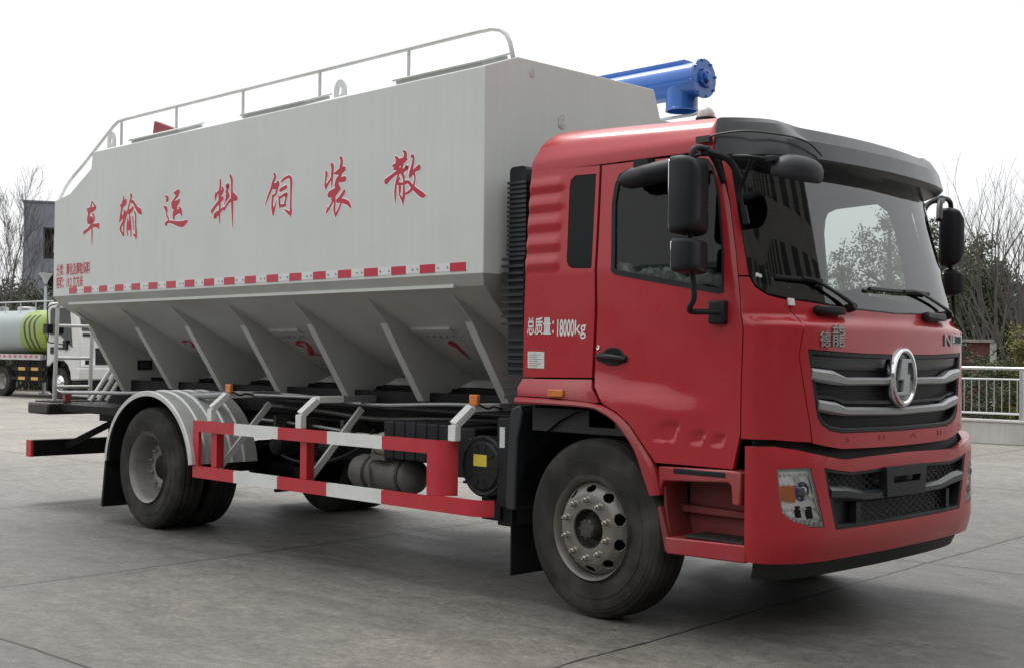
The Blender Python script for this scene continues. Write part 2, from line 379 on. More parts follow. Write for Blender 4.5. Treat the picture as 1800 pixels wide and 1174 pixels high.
BRUSH = {
 'san': [[(-1.751,2.852,0.005),(-1.726,2.833,0.028),(-1.72,2.815,0.041)],[(-1.666,2.878,0.009),(-1.641,2.864,0.027),(-1.64,2.835,0.032),(-1.654,2.815,0.041),(-1.709,2.81,0.037)],[(-1.621,2.819,0.014),(-1.654,2.812,0.027)],[(-1.767,2.787,0.018),(-1.725,2.79,0.037),(-1.67,2.803,0.027)],[(-1.761,2.761,0.009),(-1.725,2.772,0.037),(-1.708,2.752,0.037)],[(-1.706,2.81,0.023),(-1.715,2.782,0.018),(-1.713,2.749,0.027)],[(-1.664,2.802,0.023),(-1.672,2.778,0.023),(-1.685,2.747,0.027)],[(-1.631,2.77,0.014),(-1.62,2.762,0.027),(-1.669,2.741,0.027),(-1.707,2.741,0.032)],[(-1.707,2.745,0.027),(-1.779,2.716,0.028),(-1.841,2.685,0.042)],[(-1.707,2.723,0.018),(-1.728,2.675,0.018),(-1.738,2.604,0.023),(-1.735,2.531,0.007)],[(-1.668,2.727,0.027),(-1.651,2.69,0.018),(-1.65,2.632,0.018),(-1.649,2.578,0.027),(-1.656,2.514,0.007)],[(-1.696,2.586,0.011),(-1.671,2.559,0.018),(-1.656,2.525,0.014)],[(-1.695,2.665,0.018),(-1.691,2.625,0.027),(-1.696,2.586,0.009)],[(-1.722,2.66,0.014),(-1.651,2.657,0.018),(-1.612,2.665,0.018)],[(-1.695,2.701,0.014),(-1.722,2.66,0.014)],[(-1.583,2.826,0.007),(-1.567,2.838,0.018),(-1.553,2.819,0.018),(-1.561,2.784,0.022),(-1.571,2.75,0.027),(-1.586,2.719,0.027),(-1.591,2.691,0.011)],[(-1.586,2.819,0.003),(-1.614,2.736,0.004),(-1.64,2.696,0.005)],[(-1.495,2.753,0.04),(-1.538,2.736,0.027),(-1.581,2.712,0.031),(-1.589,2.698,0.023)],[(-1.548,2.716,0.018),(-1.537,2.683,0.013),(-1.55,2.638,0.018),(-1.579,2.605,0.022),(-1.63,2.586,0.014)],[(-1.645,2.668,0.014),(-1.601,2.662,0.023),(-1.563,2.628,0.027),(-1.503,2.588,0.036),(-1.455,2.562,0.035),(-1.431,2.56,0.013)]],
 'zhuang': [[(-2.514,2.818,0.022),(-2.507,2.797,0.028),(-2.519,2.752,0.017),(-2.519,2.718,0.022),(-2.511,2.694,0.014)],[(-2.512,2.709,0.028),(-2.471,2.747,0.019),(-2.448,2.77,0.014)],[(-2.45,2.866,0.028),(-2.436,2.844,0.03),(-2.441,2.778,0.025),(-2.444,2.703,0.011)],[(-2.346,2.904,0.027),(-2.332,2.88,0.027),(-2.341,2.827,0.033),(-2.347,2.778,0.033),(-2.376,2.743,0.044),(-2.389,2.707,0.049)],[(-2.425,2.797,0.004),(-2.378,2.801,0.033),(-2.331,2.813,0.049),(-2.294,2.82,0.032)],[(-2.343,2.744,0.038),(-2.289,2.748,0.038)],[(-2.362,2.696,0.038),(-2.395,2.674,0.044),(-2.462,2.651,0.05),(-2.479,2.648,0.039)],[(-2.348,2.687,0.027),(-2.394,2.649,0.022),(-2.455,2.612,0.006)],[(-2.421,2.635,0.027),(-2.44,2.586,0.019),(-2.494,2.532,0.019),(-2.507,2.518,0.006)],[(-2.495,2.57,0.006),(-2.497,2.528,0.011)],[(-2.414,2.634,0.033),(-2.406,2.588,0.022),(-2.409,2.534,0.022),(-2.391,2.483,0.011)],[(-2.391,2.499,0.022),(-2.358,2.539,0.019),(-2.329,2.582,0.014)],[(-2.301,2.674,0.008),(-2.301,2.654,0.027),(-2.347,2.616,0.027),(-2.38,2.598,0.027)],[(-2.38,2.598,0.027),(-2.313,2.593,0.032),(-2.252,2.572,0.032),(-2.222,2.541,0.016)]],
 'si': [[(-3.162,2.867,0.018),(-3.144,2.84,0.027),(-3.171,2.803,0.027),(-3.193,2.755,0.027),(-3.232,2.699,0.023),(-3.271,2.635,0.007)],[(-3.109,2.801,0.022),(-3.108,2.778,0.036),(-3.165,2.779,0.027)],[(-3.103,2.777,0.031),(-3.119,2.746,0.025),(-3.135,2.711,0.022),(-3.169,2.694,0.018)],[(-3.182,2.761,0.023),(-3.119,2.756,0.022)],[(-3.18,2.708,0.009),(-3.174,2.681,0.023),(-3.178,2.628,0.023),(-3.166,2.578,0.032),(-3.162,2.551,0.018)],[(-3.162,2.561,0.023),(-3.144,2.609,0.02),(-3.117,2.67,0.004)],[(-3.064,2.797,0.018),(-3.02,2.816,0.022),(-2.964,2.824,0.022),(-2.939,2.795,0.031),(-2.939,2.708,0.022),(-2.94,2.61,0.022),(-2.936,2.561,0.026),(-2.943,2.523,0.009)],[(-3.025,2.586,0.004),(-2.98,2.564,0.022),(-2.938,2.542,0.026)],[(-3.079,2.732,0.027),(-3.04,2.742,0.031),(-2.996,2.753,0.027)],[(-3.095,2.701,0.007),(-3.089,2.674,0.018),(-3.082,2.628,0.022),(-3.081,2.595,0.007)],[(-3.078,2.677,0.018),(-3.039,2.69,0.022),(-2.994,2.699,0.022),(-2.997,2.677,0.022),(-3.01,2.642,0.02),(-3.015,2.616,0.018)],[(-3.082,2.614,0.022),(-3.037,2.614,0.022),(-3.003,2.617,0.02)]],
 'liao': [[(-3.9,2.886,0.024),(-3.898,2.834,0.027),(-3.905,2.784,0.042),(-3.906,2.707,0.03),(-3.901,2.664,0.024),(-3.907,2.601,0.024),(-3.898,2.536,0.009)],[(-3.96,2.797,0.009),(-3.97,2.764,0.024),(-3.973,2.725,0.009)],[(-3.974,2.738,0.018),(-3.94,2.782,0.018),(-3.925,2.798,0.012)],[(-3.871,2.823,0.018),(-3.855,2.801,0.021),(-3.885,2.774,0.036)],[(-3.861,2.738,0.036),(-3.899,2.719,0.036),(-3.968,2.678,0.03),(-4.018,2.639,0.037)],[(-3.663,2.718,0.035),(-3.723,2.718,0.035),(-3.783,2.693,0.024),(-3.843,2.643,0.024)],[(-3.851,2.66,0.018),(-3.897,2.634,0.03),(-3.966,2.605,0.048),(-3.973,2.584,0.024)],[(-3.818,2.832,0.018),(-3.787,2.829,0.042),(-3.801,2.796,0.03),(-3.816,2.781,0.018)],[(-3.801,2.775,0.036),(-3.789,2.749,0.047),(-3.814,2.717,0.024),(-3.84,2.685,0.006)],[(-3.759,2.909,0.024),(-3.735,2.871,0.029),(-3.733,2.799,0.024),(-3.727,2.735,0.035),(-3.72,2.609,0.024),(-3.717,2.491,0.006)],[(-3.717,2.755,0.035),(-3.671,2.727,0.035)]],
 'yun': [[(-4.751,2.828,0.01),(-4.713,2.809,0.034),(-4.706,2.788,0.029),(-4.737,2.778,0.01)],[(-4.767,2.737,0.014),(-4.729,2.718,0.038),(-4.718,2.694,0.024),(-4.721,2.668,0.019),(-4.691,2.63,0.019),(-4.691,2.614,0.019)],[(-4.724,2.574,0.014),(-4.731,2.591,0.029),(-4.687,2.604,0.024),(-4.631,2.597,0.024),(-4.537,2.578,0.042),(-4.464,2.57,0.051),(-4.416,2.583,0.037),(-4.386,2.59,0.018)],[(-4.607,2.842,0.009),(-4.558,2.835,0.052),(-4.527,2.846,0.042)],[(-4.551,2.822,0.042),(-4.581,2.795,0.024),(-4.63,2.766,0.017),(-4.642,2.744,0.019)],[(-4.519,2.774,0.028),(-4.549,2.753,0.047),(-4.604,2.738,0.062),(-4.622,2.72,0.043)],[(-4.566,2.719,0.042),(-4.596,2.676,0.043),(-4.604,2.644,0.038),(-4.6,2.614,0.014)],[(-4.589,2.656,0.028),(-4.547,2.676,0.038),(-4.504,2.682,0.042)],[(-4.517,2.712,0.019),(-4.495,2.688,0.033),(-4.485,2.661,0.028),(-4.478,2.635,0.009)]],
 'shu': [[(-5.456,2.886,0.012),(-5.459,2.845,0.037),(-5.478,2.798,0.043),(-5.493,2.754,0.031),(-5.508,2.702,0.031),(-5.523,2.658,0.025)],[(-5.414,2.846,0.031),(-5.429,2.823,0.049),(-5.486,2.799,0.043),(-5.511,2.809,0.019)],[(-5.435,2.754,0.025),(-5.434,2.721,0.055),(-5.449,2.673,0.037),(-5.447,2.608,0.025),(-5.444,2.531,0.018)],[(-5.475,2.708,0.037),(-5.507,2.673,0.025)],[(-5.464,2.646,0.031),(-5.504,2.608,0.025),(-5.504,2.587,0.025),(-5.452,2.535,0.025)],[(-5.402,2.731,0.037),(-5.432,2.668,0.031),(-5.448,2.641,0.031)],[(-5.33,2.886,0.03),(-5.321,2.863,0.027),(-5.348,2.82,0.024),(-5.363,2.785,0.024),(-5.378,2.75,0.024),(-5.394,2.731,0.024)],[(-5.324,2.823,0.03),(-5.283,2.815,0.03),(-5.225,2.759,0.036),(-5.168,2.726,0.054),(-5.144,2.711,0.03)],[(-5.289,2.767,0.036),(-5.329,2.742,0.043),(-5.377,2.733,0.037)],[(-5.348,2.715,0.018),(-5.343,2.682,0.03),(-5.326,2.641,0.024),(-5.319,2.58,0.024),(-5.317,2.519,0.015)],[(-5.375,2.677,0.018),(-5.382,2.636,0.024),(-5.388,2.58,0.024),(-5.374,2.526,0.012)],[(-5.35,2.642,0.055),(-5.356,2.586,0.049)],[(-5.295,2.691,0.015),(-5.281,2.646,0.018),(-5.275,2.569,0.009)],[(-5.26,2.733,0.018),(-5.239,2.691,0.024),(-5.236,2.611,0.024),(-5.225,2.534,0.03),(-5.228,2.49,0.018)],[(-5.282,2.537,0.006),(-5.241,2.519,0.03)]],
 'che': [[(-6.041,2.886,0.013),(-6.058,2.849,0.026),(-6.074,2.808,0.039),(-6.091,2.779,0.04),(-6.116,2.734,0.033),(-6.114,2.687,0.026)],[(-6.041,2.881,0.013),(-6.005,2.853,0.016),(-5.977,2.826,0.026),(-6.003,2.811,0.039),(-6.083,2.804,0.053),(-6.137,2.816,0.02)],[(-6.114,2.802,0.04),(-6.091,2.779,0.04)],[(-6.028,2.77,0.02),(-6.0,2.73,0.033),(-6.026,2.703,0.052),(-6.096,2.686,0.026)],[(-6.097,2.724,0.046),(-6.044,2.712,0.059),(-6.046,2.662,0.046),(-6.036,2.614,0.026),(-6.033,2.551,0.023),(-6.038,2.479,0.007)],[(-5.91,2.653,0.045),(-5.98,2.657,0.033),(-6.05,2.653,0.039),(-6.121,2.624,0.033),(-6.192,2.603,0.04)],[(-5.909,2.632,0.026),(-5.945,2.647,0.019)]],
}
# ================================================================ GROUND
def build_ground():
    m = bpy.data.materials.new('concrete'); m.use_nodes = True; t = m.node_tree; N, L = t.nodes, t.links; b = N['Principled BSDF']
    tc = N.new('ShaderNodeTexCoord')
    def math_(op, a, bv=None, clamp=False):
        n = N.new('ShaderNodeMath'); n.operation = op; n.use_clamp = clamp
        for i, x in enumerate((a, bv)):
            if x is None: continue
            if isinstance(x, (int, float)): n.inputs[i].default_value = x
            else: L.new(x, n.inputs[i])
        return n.outputs[0]
    def noise(scale, det=6, vec=None, dist=0., rough=.55):
        n = N.new('ShaderNodeTexNoise'); n.inputs['Scale'].default_value = scale; n.inputs['Detail'].default_value = det
        n.inputs['Distortion'].default_value = dist; n.inputs['Roughness'].default_value = rough
        L.new(vec or tc.outputs['Object'], n.inputs['Vector']); return n.outputs['Fac']
    def mr(x, a, bb, c, d):
        n = N.new('ShaderNodeMapRange'); L.new(x, n.inputs[0])
        for i, q in enumerate((a, bb, c, d)): n.inputs[i + 1].default_value = q
        return n.outputs[0]
    mp = N.new('ShaderNodeMapping'); mp.inputs['Rotation'].default_value = (0, 0, R(-3.2)); L.new(tc.outputs['Object'], mp.inputs[0])
    wob = N.new('ShaderNodeTexNoise'); wob.inputs['Scale'].default_value = 1.3; wob.inputs['Detail'].default_value = 8; L.new(tc.outputs['Object'], wob.inputs[0])
    sc = N.new('ShaderNodeVectorMath'); sc.operation = 'SCALE'; sc.inputs['Scale'].default_value = .09; L.new(wob.outputs['Color'], sc.inputs[0])
    ad = N.new('ShaderNodeVectorMath'); L.new(mp.outputs[0], ad.inputs[0]); L.new(sc.outputs[0], ad.inputs[1])
    sx = N.new('ShaderNodeSeparateXYZ'); L.new(ad.outputs[0], sx.inputs[0])
    def joint(co, start, period, half):
        a = math_('SUBTRACT', co, start - period / 2); f = math_('FLOORED_MODULO', a, period); d = math_('ABSOLUTE', math_('SUBTRACT', f, period / 2))
        w = mr(noise(7, 5), .3, .75, half * .5, half * 1.5); return mr(math_('DIVIDE', d, w), .55, 1.25, 1, 0), mr(d, .02, .16, 1, 0)
    jx, hx = joint(sx.outputs[0], .55, 3.86, .0125); jy, hy = joint(sx.outputs[1], 2.22, 5.95, .0125)
    j = math_('MAXIMUM', jx, jy); h = math_('MAXIMUM', hx, hy)
    ang = N.new('ShaderNodeMapping'); ang.inputs['Scale'].default_value = (.35, 1.6, 1); ang.inputs['Rotation'].default_value = (0, 0, R(12)); L.new(tc.outputs['Object'], ang.inputs[0])
    big = noise(.32, 7, None, .6); mid = noise(1.1, 9, ang.outputs[0], 1.2, .62); fine = noise(26, 8, None, 0, .7); speck = noise(120, 3)
    v = mr(big, .3, .7, .80, 1.13)
    v = math_('MULTIPLY', v, mr(mid, .3, .7, .76, 1.18)); v = math_('MULTIPLY', v, mr(fine, .38, .62, .78, 1.18)); v = math_('MULTIPLY', v, mr(speck, .38, .62, .84, 1.14))
    sct = N.new('ShaderNodeMapping'); sct.inputs['Scale'].default_value = (2.0, 4.2, 1); sct.inputs['Rotation'].default_value = (0, 0, R(-42)); L.new(tc.outputs['Object'], sct.inputs[0])
    v = math_('MULTIPLY', v, mr(noise(2.2, 12, sct.outputs[0], .8, .7), .36, .64, .82, 1.15)); v = math_('MULTIPLY', v, mr(noise(7, 12, None, .3, .75), .38, .62, .82, 1.15))
    v = math_('MULTIPLY', v, mr(noise(48, 2), .655, .70, 1, .55))                              # dark grit
    st = mr(noise(.75, 10, None, 2.2, .65), .56, .72, 1, .66); v = math_('MULTIPLY', v, st)                         # old wet and oil stains
    cn_ = math_('ABSOLUTE', math_('SUBTRACT', noise(.9, 9, None, .4, .6), .5)); ck = math_('MULTIPLY', mr(cn_, 0, .0035, 1, 0), mr(noise(.35, 3), .52, .6, 0, .7)); v = math_('MULTIPLY', v, math_('SUBTRACT', 1, ck))     # hairline cracks
    # scuffed tyre arcs: rings round far centres, broken up by noise
    for cx, cy, r0, wd in ((-4.2, -6.3, 4.05, .02), (-4.2, -6.3, 4.11, .02), (-4.2, -6.3, 4.17, .02), (-4.2, -6.3, 4.23, .02), (-7.2, -4.2, 6.3, .022), (-7.2, -4.2, 6.37, .02), (-7.2, -4.2, 6.44, .022), (3.6, -8.2, 6.1, .04), (3.6, -8.2, 6.3, .03), (-9, 1.5, 7.2, .09)):
        off = N.new('ShaderNodeVectorMath'); off.operation = 'DISTANCE'; L.new(tc.outputs['Object'], off.inputs[0]); off.inputs[1].default_value = (cx, cy, 0)
        d = math_('ABSOLUTE', math_('SUBTRACT', off.outputs['Value'], r0)); k = mr(d, 0, wd, 1, 0); k = math_('MULTIPLY', k, mr(noise(.6, 3), .36, .60, 0, .20)); k = math_('MULTIPLY', k, mr(noise(14, 4, ang.outputs[0]), .3, .7, .5, 1.1))
        v = math_('MULTIPLY', v, math_('SUBTRACT', 1, k))
    v = math_('MULTIPLY', v, mr(h, 0, 1, 1, .90)); v = math_('MULTIPLY', v, mr(j, 0, 1, 1, .06))
    sp_ = N.new('ShaderNodeSeparateXYZ'); L.new(tc.outputs['Object'], sp_.inputs[0])
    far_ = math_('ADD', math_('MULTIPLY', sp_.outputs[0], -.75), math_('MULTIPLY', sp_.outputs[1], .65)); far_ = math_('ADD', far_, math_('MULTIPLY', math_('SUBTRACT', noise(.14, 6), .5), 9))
    far_light = mr(far_, 2.5, 13, 0, 1); v = math_('MULTIPLY', v, mr(far_light, 0, 1, 1, 1.8))          # lighter tone painted in away from the truck, standing in for light
    warm = N.new('ShaderNodeMix'); warm.data_type = 'RGBA'; warm.inputs[6].default_value = (.112, .110, .102, 1); warm.inputs[7].default_value = (.132, .120, .103, 1); L.new(math_('MAXIMUM', mr(noise(.18, 3), .35, .65, 0, 1), far_light), warm.inputs[0])
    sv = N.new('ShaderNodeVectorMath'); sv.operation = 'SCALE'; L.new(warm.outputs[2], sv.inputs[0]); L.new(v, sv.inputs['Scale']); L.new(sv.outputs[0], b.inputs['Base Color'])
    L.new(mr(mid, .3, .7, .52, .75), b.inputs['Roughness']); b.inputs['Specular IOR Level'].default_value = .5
    bp = N.new('ShaderNodeBump'); bp.inputs['Strength'].default_value = .25; bp.inputs['Distance'].default_value = .004
    hh = math_('ADD', math_('MULTIPLY', fine, .8), math_('MULTIPLY', speck, .5)); hh = math_('SUBTRACT', hh, math_('MULTIPLY', j, 3)); L.new(hh, bp.inputs['Height']); L.new(bp.outputs[0], b.inputs['Normal'])
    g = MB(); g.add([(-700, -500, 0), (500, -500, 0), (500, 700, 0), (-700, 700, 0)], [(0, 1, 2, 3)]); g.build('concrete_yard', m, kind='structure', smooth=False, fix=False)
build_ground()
# ================================================================ FEED TRUCK
T = thing('feed_truck', 'large bulk feed truck with red cab, white hopper tank and blue unloading tube', 'truck')
Y0 = -1.25
def part(name, mats, mb, parent=None, **kw): return mb.build(name, mats, parent or T, **kw)
# ---- tank
ZT, ZB = 3.336, 2.03
side = [(-.878, ZB), (-.878, ZT), (-6.044, ZT), (-6.072, 3.19), (-6.49, 2.99), (-6.805, 2.945), (-6.795, 2.05)]
def sect(x, zt, full):
    if full: top = [(-1.25, zt), (-.96, zt + .105), (.455, zt + .118), (.53, zt - .085), (1.25, zt - .12)]
    else: top = [(-1.25, zt), (-.96, zt + .012), (.455, zt + .012), (.53, zt - .004), (1.25, zt - .01)]
    return [(x, y, z) for y, z in [(-1.19, 1.955), (-1.25, ZB)] + top + [(1.25, ZB), (1.19, 1.955), (.08, 1.33), (-.08, 1.33)]]
mb = MB(); rows = [sect(-.878, ZT, 1), sect(-6.044, ZT, 1), sect(-6.072, 3.19, 0), sect(-6.49, 2.99, 0), sect(-6.80, 2.945, 0)]
# hopper front wall leans back below the box
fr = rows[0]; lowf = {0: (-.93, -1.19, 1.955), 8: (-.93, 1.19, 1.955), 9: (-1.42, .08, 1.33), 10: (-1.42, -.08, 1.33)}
for k, q in lowf.items(): fr[k] = q
n = len(fr); vs = [p for r in rows for p in r]; fs = []; mi = []
for i in range(4):
    for k in range(n):
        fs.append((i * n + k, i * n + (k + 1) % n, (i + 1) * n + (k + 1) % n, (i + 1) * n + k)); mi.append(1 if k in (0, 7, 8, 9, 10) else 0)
fs += [(1, 7) + tuple(range(6, 1, -1)), (0, 10, 9, 8, 7, 1)]; mi += [0, 1]
k = 4 * n; fs += [(k + 1,) + tuple(range(k + 2, k + 8)), (k, k + 1, k + 7, k + 8, k + 9, k + 10)]; mi += [0, 1]
mb.v = vs; mb.f = fs; mb.m = mi
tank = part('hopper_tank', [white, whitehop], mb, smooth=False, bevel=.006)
# ribs under the hopper: plate with a folded flange
for xr in (-1.30, -2.19, -3.08, -3.99, -4.86, -5.73, -6.62):
    z0 = 1.17 if xr > -6 else 1.11
    for s in (-1, 1):
        mb = MB(); prof = [(1.125, 1.907), (.935, 1.729), (.573, z0), (.50, z0), (.10, 1.316), (.10, 1.36), (.62, 1.64)]
        mb.prism(prof, -.004, .004, lambda a, b, h: (xr + h, s * a, b))
        mb.prism([(.94, 1.735), (.573, z0 + .002), (.495, z0 + .002), (.50, z0 + .01), (.567, z0 + .01), (.933, 1.737)], -.07, -.0045, lambda a, b, h: (xr + h, s * a, b))
        part('reinforcing_rib', whitehop, mb, tank)
mb = MB()
mb.bar((-6.55, -1.197, 1.958), (-1.19, -1.197, 1.958), .035, .022)
part('drip_strip', white, mb, tank)
mb = MB()
for s in (-1, 1): mb.box(-6.35, -1.45, s * .085 - .006, s * .085 + .006, 1.27, 1.328); mb.box(-6.35, -1.45, s * .085 + (.006 if s > 0 else -.05), s * .085 + (.05 if s > 0 else -.006), 1.27, 1.277)
part('hopper_outlet_trough', whitehop, mb, tank)
# painted characters: brush strokes with a white outline
exec_order = []
def wall(x, z, k): return (x, Y0 - k, z)
for nm, strokes in BRUSH.items():
    o = MB(); q = MB(); kk = .0008
    for s_ in strokes: ribbon(o, [(x, z, max(w, .008)) for x, z, w in s_], wall, kk, .0085); kk += .00004
    kk = .0020
    for s_ in strokes: ribbon(q, [(x, z, w) for x, z, w in s_], wall, kk, .0005); kk += .00004
    for w_ in (o, q):
        pass
    q2 = part('painted_character', redtxt, q, tank, fix=False, smooth=False); q3 = o.build('outline', halo, tank, fix=False, smooth=False)
    q3.name = 'character_outline'
# small lettering at the rear lower corner
text_mesh('分类：颗化及颗粒饲料', 'small_lettering', redtxt, tank, .118, lambda x, y, h: (-6.735 + x, Y0 - .0012, 2.232 + y), sx=.57, bold=.0022)
text_mesh('容积：19.2 立方米', 'small_lettering', redtxt, tank, .118, lambda x, y, h: (-6.735 + x, Y0 - .0012, 2.112 + y), sx=.57, bold=.0022)
# reflective tape: white base strips and red blocks
for i in range(19):
    xc = -1.107 - .2935 * i + .0; mb = MB()
    mb.box(xc - .205 if i < 18 else xc - .09, xc + .0885, Y0 - .0022, Y0, 2.05, 2.105)
    for d in (-.100, -.150 if i == 18 or i % 2 else -.19): mb.lathe([(0, .008), (.006, .006)], (xc + (d if i < 18 else .082), Y0 - .0022, 2.077), seg=6, cap1=True, m=1)
    part('white_tape_strip', [whitetape, grey], mb, tank, smooth=False)
    mb = MB(); mb.box(xc - .075, xc + .075, Y0 - .0042, Y0 - .0023, 2.048, 2.104); part('reflective_marker', redtape, mb, tank, smooth=False)
# numbers, covers and data plate on the hopper slope
sd = Vector((0, 1.11, -.625)).normalized(); sn = Vector((0, -.625, -1.11)).normalized(); sp = Vector((0, -1.19, 1.955))
def slope(x, dn, h=.002): return Vector((x, 0, 0)) + sp + sd * dn + sn * h
NUM = {'3': [[(-5.56, .735, .02), (-5.547, .701, .03), (-5.463, .688, .024), (-5.432, .71, .024), (-5.462, .762, .026), (-5.53, .790, .012)], [(-5.53, .79, .012), (-5.488, .814, .022), (-5.474, .869, .026), (-5.514, .910, .022), (-5.60, .920, .024), (-5.64, .89, .012)]],
       '2': [[(-3.77, .775, .03), (-3.815, .745, .034), (-3.746, .701, .03), (-3.688, .705, .03), (-3.678, .749, .034), (-3.74, .831, .05), (-3.835, .915, .036)], [(-3.835, .912, .036), (-3.775, .905, .03), (-3.708, .921, .022), (-3.66, .94, .006)]],
       '1': [[(-1.925, .765, .02), (-1.933, .726, .03), (-1.885, .703, .036)], [(-1.885, .703, .036), (-1.888, .744, .036), (-1.905, .84, .034), (-1.92, .945, .018)]]}
for ch, st_ in NUM.items():
    mb = MB(); kk = .003
    for s_ in st_: ribbon(mb, [(x, d, w * 1.15) for x, d, w in s_], lambda x, d, k: slope(x, d, k), kk); kk += .0004
    part('painted_number', redtxt, mb, tank, fix=False, smooth=False)
for xa, xb in ((-2.14, -1.72), (-3.92, -3.52)):
    mb = MB(); mb.prism([(xa, .50), (xb, .50), (xb, .55), (xa, .55)], 0, .02, slope); part('slope_cover_strip', whitehop, mb, tank)
    mb = MB()
    for i in range(7): 
        for dn in (.62, 1.12): mb.lathe([(0, .012), (.012, .008)], slope(xa + .07 * i, dn, 0), sn, seg=6, cap1=True)
    part('bolt_row', grey, mb, tank)
mb = MB(); mb.prism(rrect(.300, .455, 1.335, 1.43, .008), .0005, .010, lambda a, b, h: (-6.6155 + h, -a, b)); part('data_plate', black, mb, tank)
mb = MB(); mb.prism(rrect(.32, .435, 1.35, 1.415, .006), .0105, .0125, lambda a, b, h: (-6.6155 + h, -a, b)); part('plate_face', hubm, mb, tank)
# hatches, lugs, handrail
for xa, xb in ((-1.80, -.95), (-3.66, -2.84), (-5.42, -4.62)):
    mb = MB(); cn = Vector((0, -.105, .29)).normalized(); cdir = Vector((0, .29, .105)).normalized(); c0 = Vector((0, -1.25, 3.336))
    def cham(a, b, h, c0=c0, cn=cn, cdir=cdir): return c0 + Vector((a, 0, 0)) + cdir * b + cn * h
    mb.prism([(xa, .05), (xb, .05), (xb, .29), (xa, .29)], -.01, .022, cham); mb.prism([(xa - .015, .035), (xb + .015, .035), (xb + .015, .31), (xa - .015, .31)], .0235, .036, cham)
    part('roof_hatch', white, mb, tank)
for xl, yl in ((-2.66, -1.02), (-6.02, -1.08)):
    mb = MB(); z0 = 3.36; pts = [(-.07, 0), (.07, 0)] + [(.07 * math.cos(R(a)), .115 + .07 * math.sin(R(a))) for a in range(0, 181, 15)]
    hole = [(.022 * math.cos(R(a)), .10 + .032 * math.sin(R(a))) for a in range(0, 360, 30)]
    # ring of quads between outline and hole
    def pt(a, b, h): return (xl + a, yl + h, z0 + b)
    N_ = 24; outer = []
    for i in range(N_):
        a = 2 * math.pi * i / N_; dx, dy = math.cos(a), math.sin(a); t = .07 / max(abs(dx), 1e-6)
        if dy > 0: q = (.07 * dx, .10 + .085 * dy) if True else None
        else: tt = min(.07 / max(abs(dx), 1e-6), .10 / max(-dy, 1e-6)); q = (dx * tt, .10 + dy * tt)
        outer.append(q)
    inner = [(.024 * math.cos(2 * math.pi * i / N_), .10 + .034 * math.sin(2 * math.pi * i / N_)) for i in range(N_)]
    rows_ = [[pt(a, b, -.008) for a, b in inner], [pt(a, b, -.008) for a, b in outer], [pt(a, b, .008) for a, b in outer], [pt(a, b, .008) for a, b in inner], [pt(a, b, -.008) for a, b in inner]]
    mb.grid(rows_, closed=True); part('lifting_lug', galv, mb, tank, angle=30)
mb = MB(); yr = -1.0
rail = [(-6.83, -1.2, 2.94), (-6.84, -1.12, 3.10), (-6.85, -1.05, 3.20), (-6.72, yr, 3.32), (-6.13, yr, 3.625), (-6.05, yr, 3.655), (-5.9, yr, 3.66), (-1.22, yr, 3.652), (-1.08, yr, 3.648), (-1.0, yr, 3.628), (-.945, yr, 3.59), (-.91, yr, 3.53), (-.90, yr + .02, 3.43)]
mb.tube(rail, .0155, 8)
for xp, zb in ((-6.5, 2.98), (-5.99, 3.40), (-5.015, 3.41), (-3.978, 3.41), (-2.941, 3.41), (-1.911, 3.41)):
    zt = 3.652 if xp > -6.0 else 3.32 + (xp + 6.72) * .516; mb.tube([(xp, yr, zb), (xp, yr, zt)], .013, 8)
part('handrail', galv, mb)
mb = MB(); mb.prism([(-6.05, 3.46), (-6.0, 3.70), (-5.62, 3.58), (-5.6, 3.50)], -.66, -.60, lambda a, b, h: (a, h, b)); part('red_hatch_lever', mat('dark_red_paint', (.22, .015, .025), .5), mb, tank)
# rust scars and handle stub on the tank's front wall
for y_, z_, s_ in ((-.83, 3.36, .05), (-.535, 3.075, .075)):
    mb = MB(); pts = []
    for i in range(14):
        a = 2 * math.pi * i / 14; r_ = s_ * random.uniform(.55, .8); pts.append((y_ + r_ * math.cos(a) * .7, z_ + r_ * math.sin(a)))
    mb.prism(pts, .0005, .004, lambda a, b, h: (-.878 + h, a, b)); part('weld_scar', mat('weld_scar', (.56, .52, .48), .6, noise=.3, nscale=30), mb, tank, smooth=False)
# ---- auger
ya, za = .93, 3.60
mb = MB(); mb.tube([(-6.3, ya, za), (-.80, ya, za)], .13, 28); aug = part('auger_tube', bluep, mb)
mb = MB(); mb.prism(rrect(ya - .02, ya + .10, za + .128, za + .168, .006), -6.3, -.96, lambda a, b, h: (h, a, b)); part('top_rail', bluep, mb, aug)
mb = MB(); mb.lathe([(0, .0), (0, .147), (.022, .147), (.022, 0)], (-.80, ya, za), (1, 0, 0), 36)
mb.lathe([(0, .07), (.02, .066), (.024, .05), (.012, .035), (.05, .03), (.05, 0)], (-.778, ya, za), (1, 0, 0), 24)
for i in range(8):
    a = 2 * math.pi * i / 8 + .2; mb.lathe([(-.03, .011), (.012, .011), (.012, 0)], (-.778, ya + .135 * math.cos(a), za + .135 * math.sin(a)), (1, 0, 0), 6)
for i in range(4):
    a = 2 * math.pi * i / 4 + .5; mb.bar((-.765, ya + .03 * math.cos(a), za + .03 * math.sin(a)), (-.765, ya + .075 * math.cos(a), za + .075 * math.sin(a)), .018, .02)
part('end_flange', bluep, mb, aug)
mb = MB(); mb.lathe([(-.02, .122), (.205, .122), (.21, .126), (.222, .126), (.222, .112), (.02, .112)], (-.985, ya, za), (0, 0, -1), 32); part('discharge_spout', bluep, mb, aug)
mb = MB(); mb.tube([(-1.6, ya - .02, 3.335), (-.86, ya - .02, 3.335), (-.79, ya, 3.36)], .012, 8); mb.box(-1.7, -.9, .6, 1.2, 3.20, 3.23); part('support_pipe', galv, mb, aug)
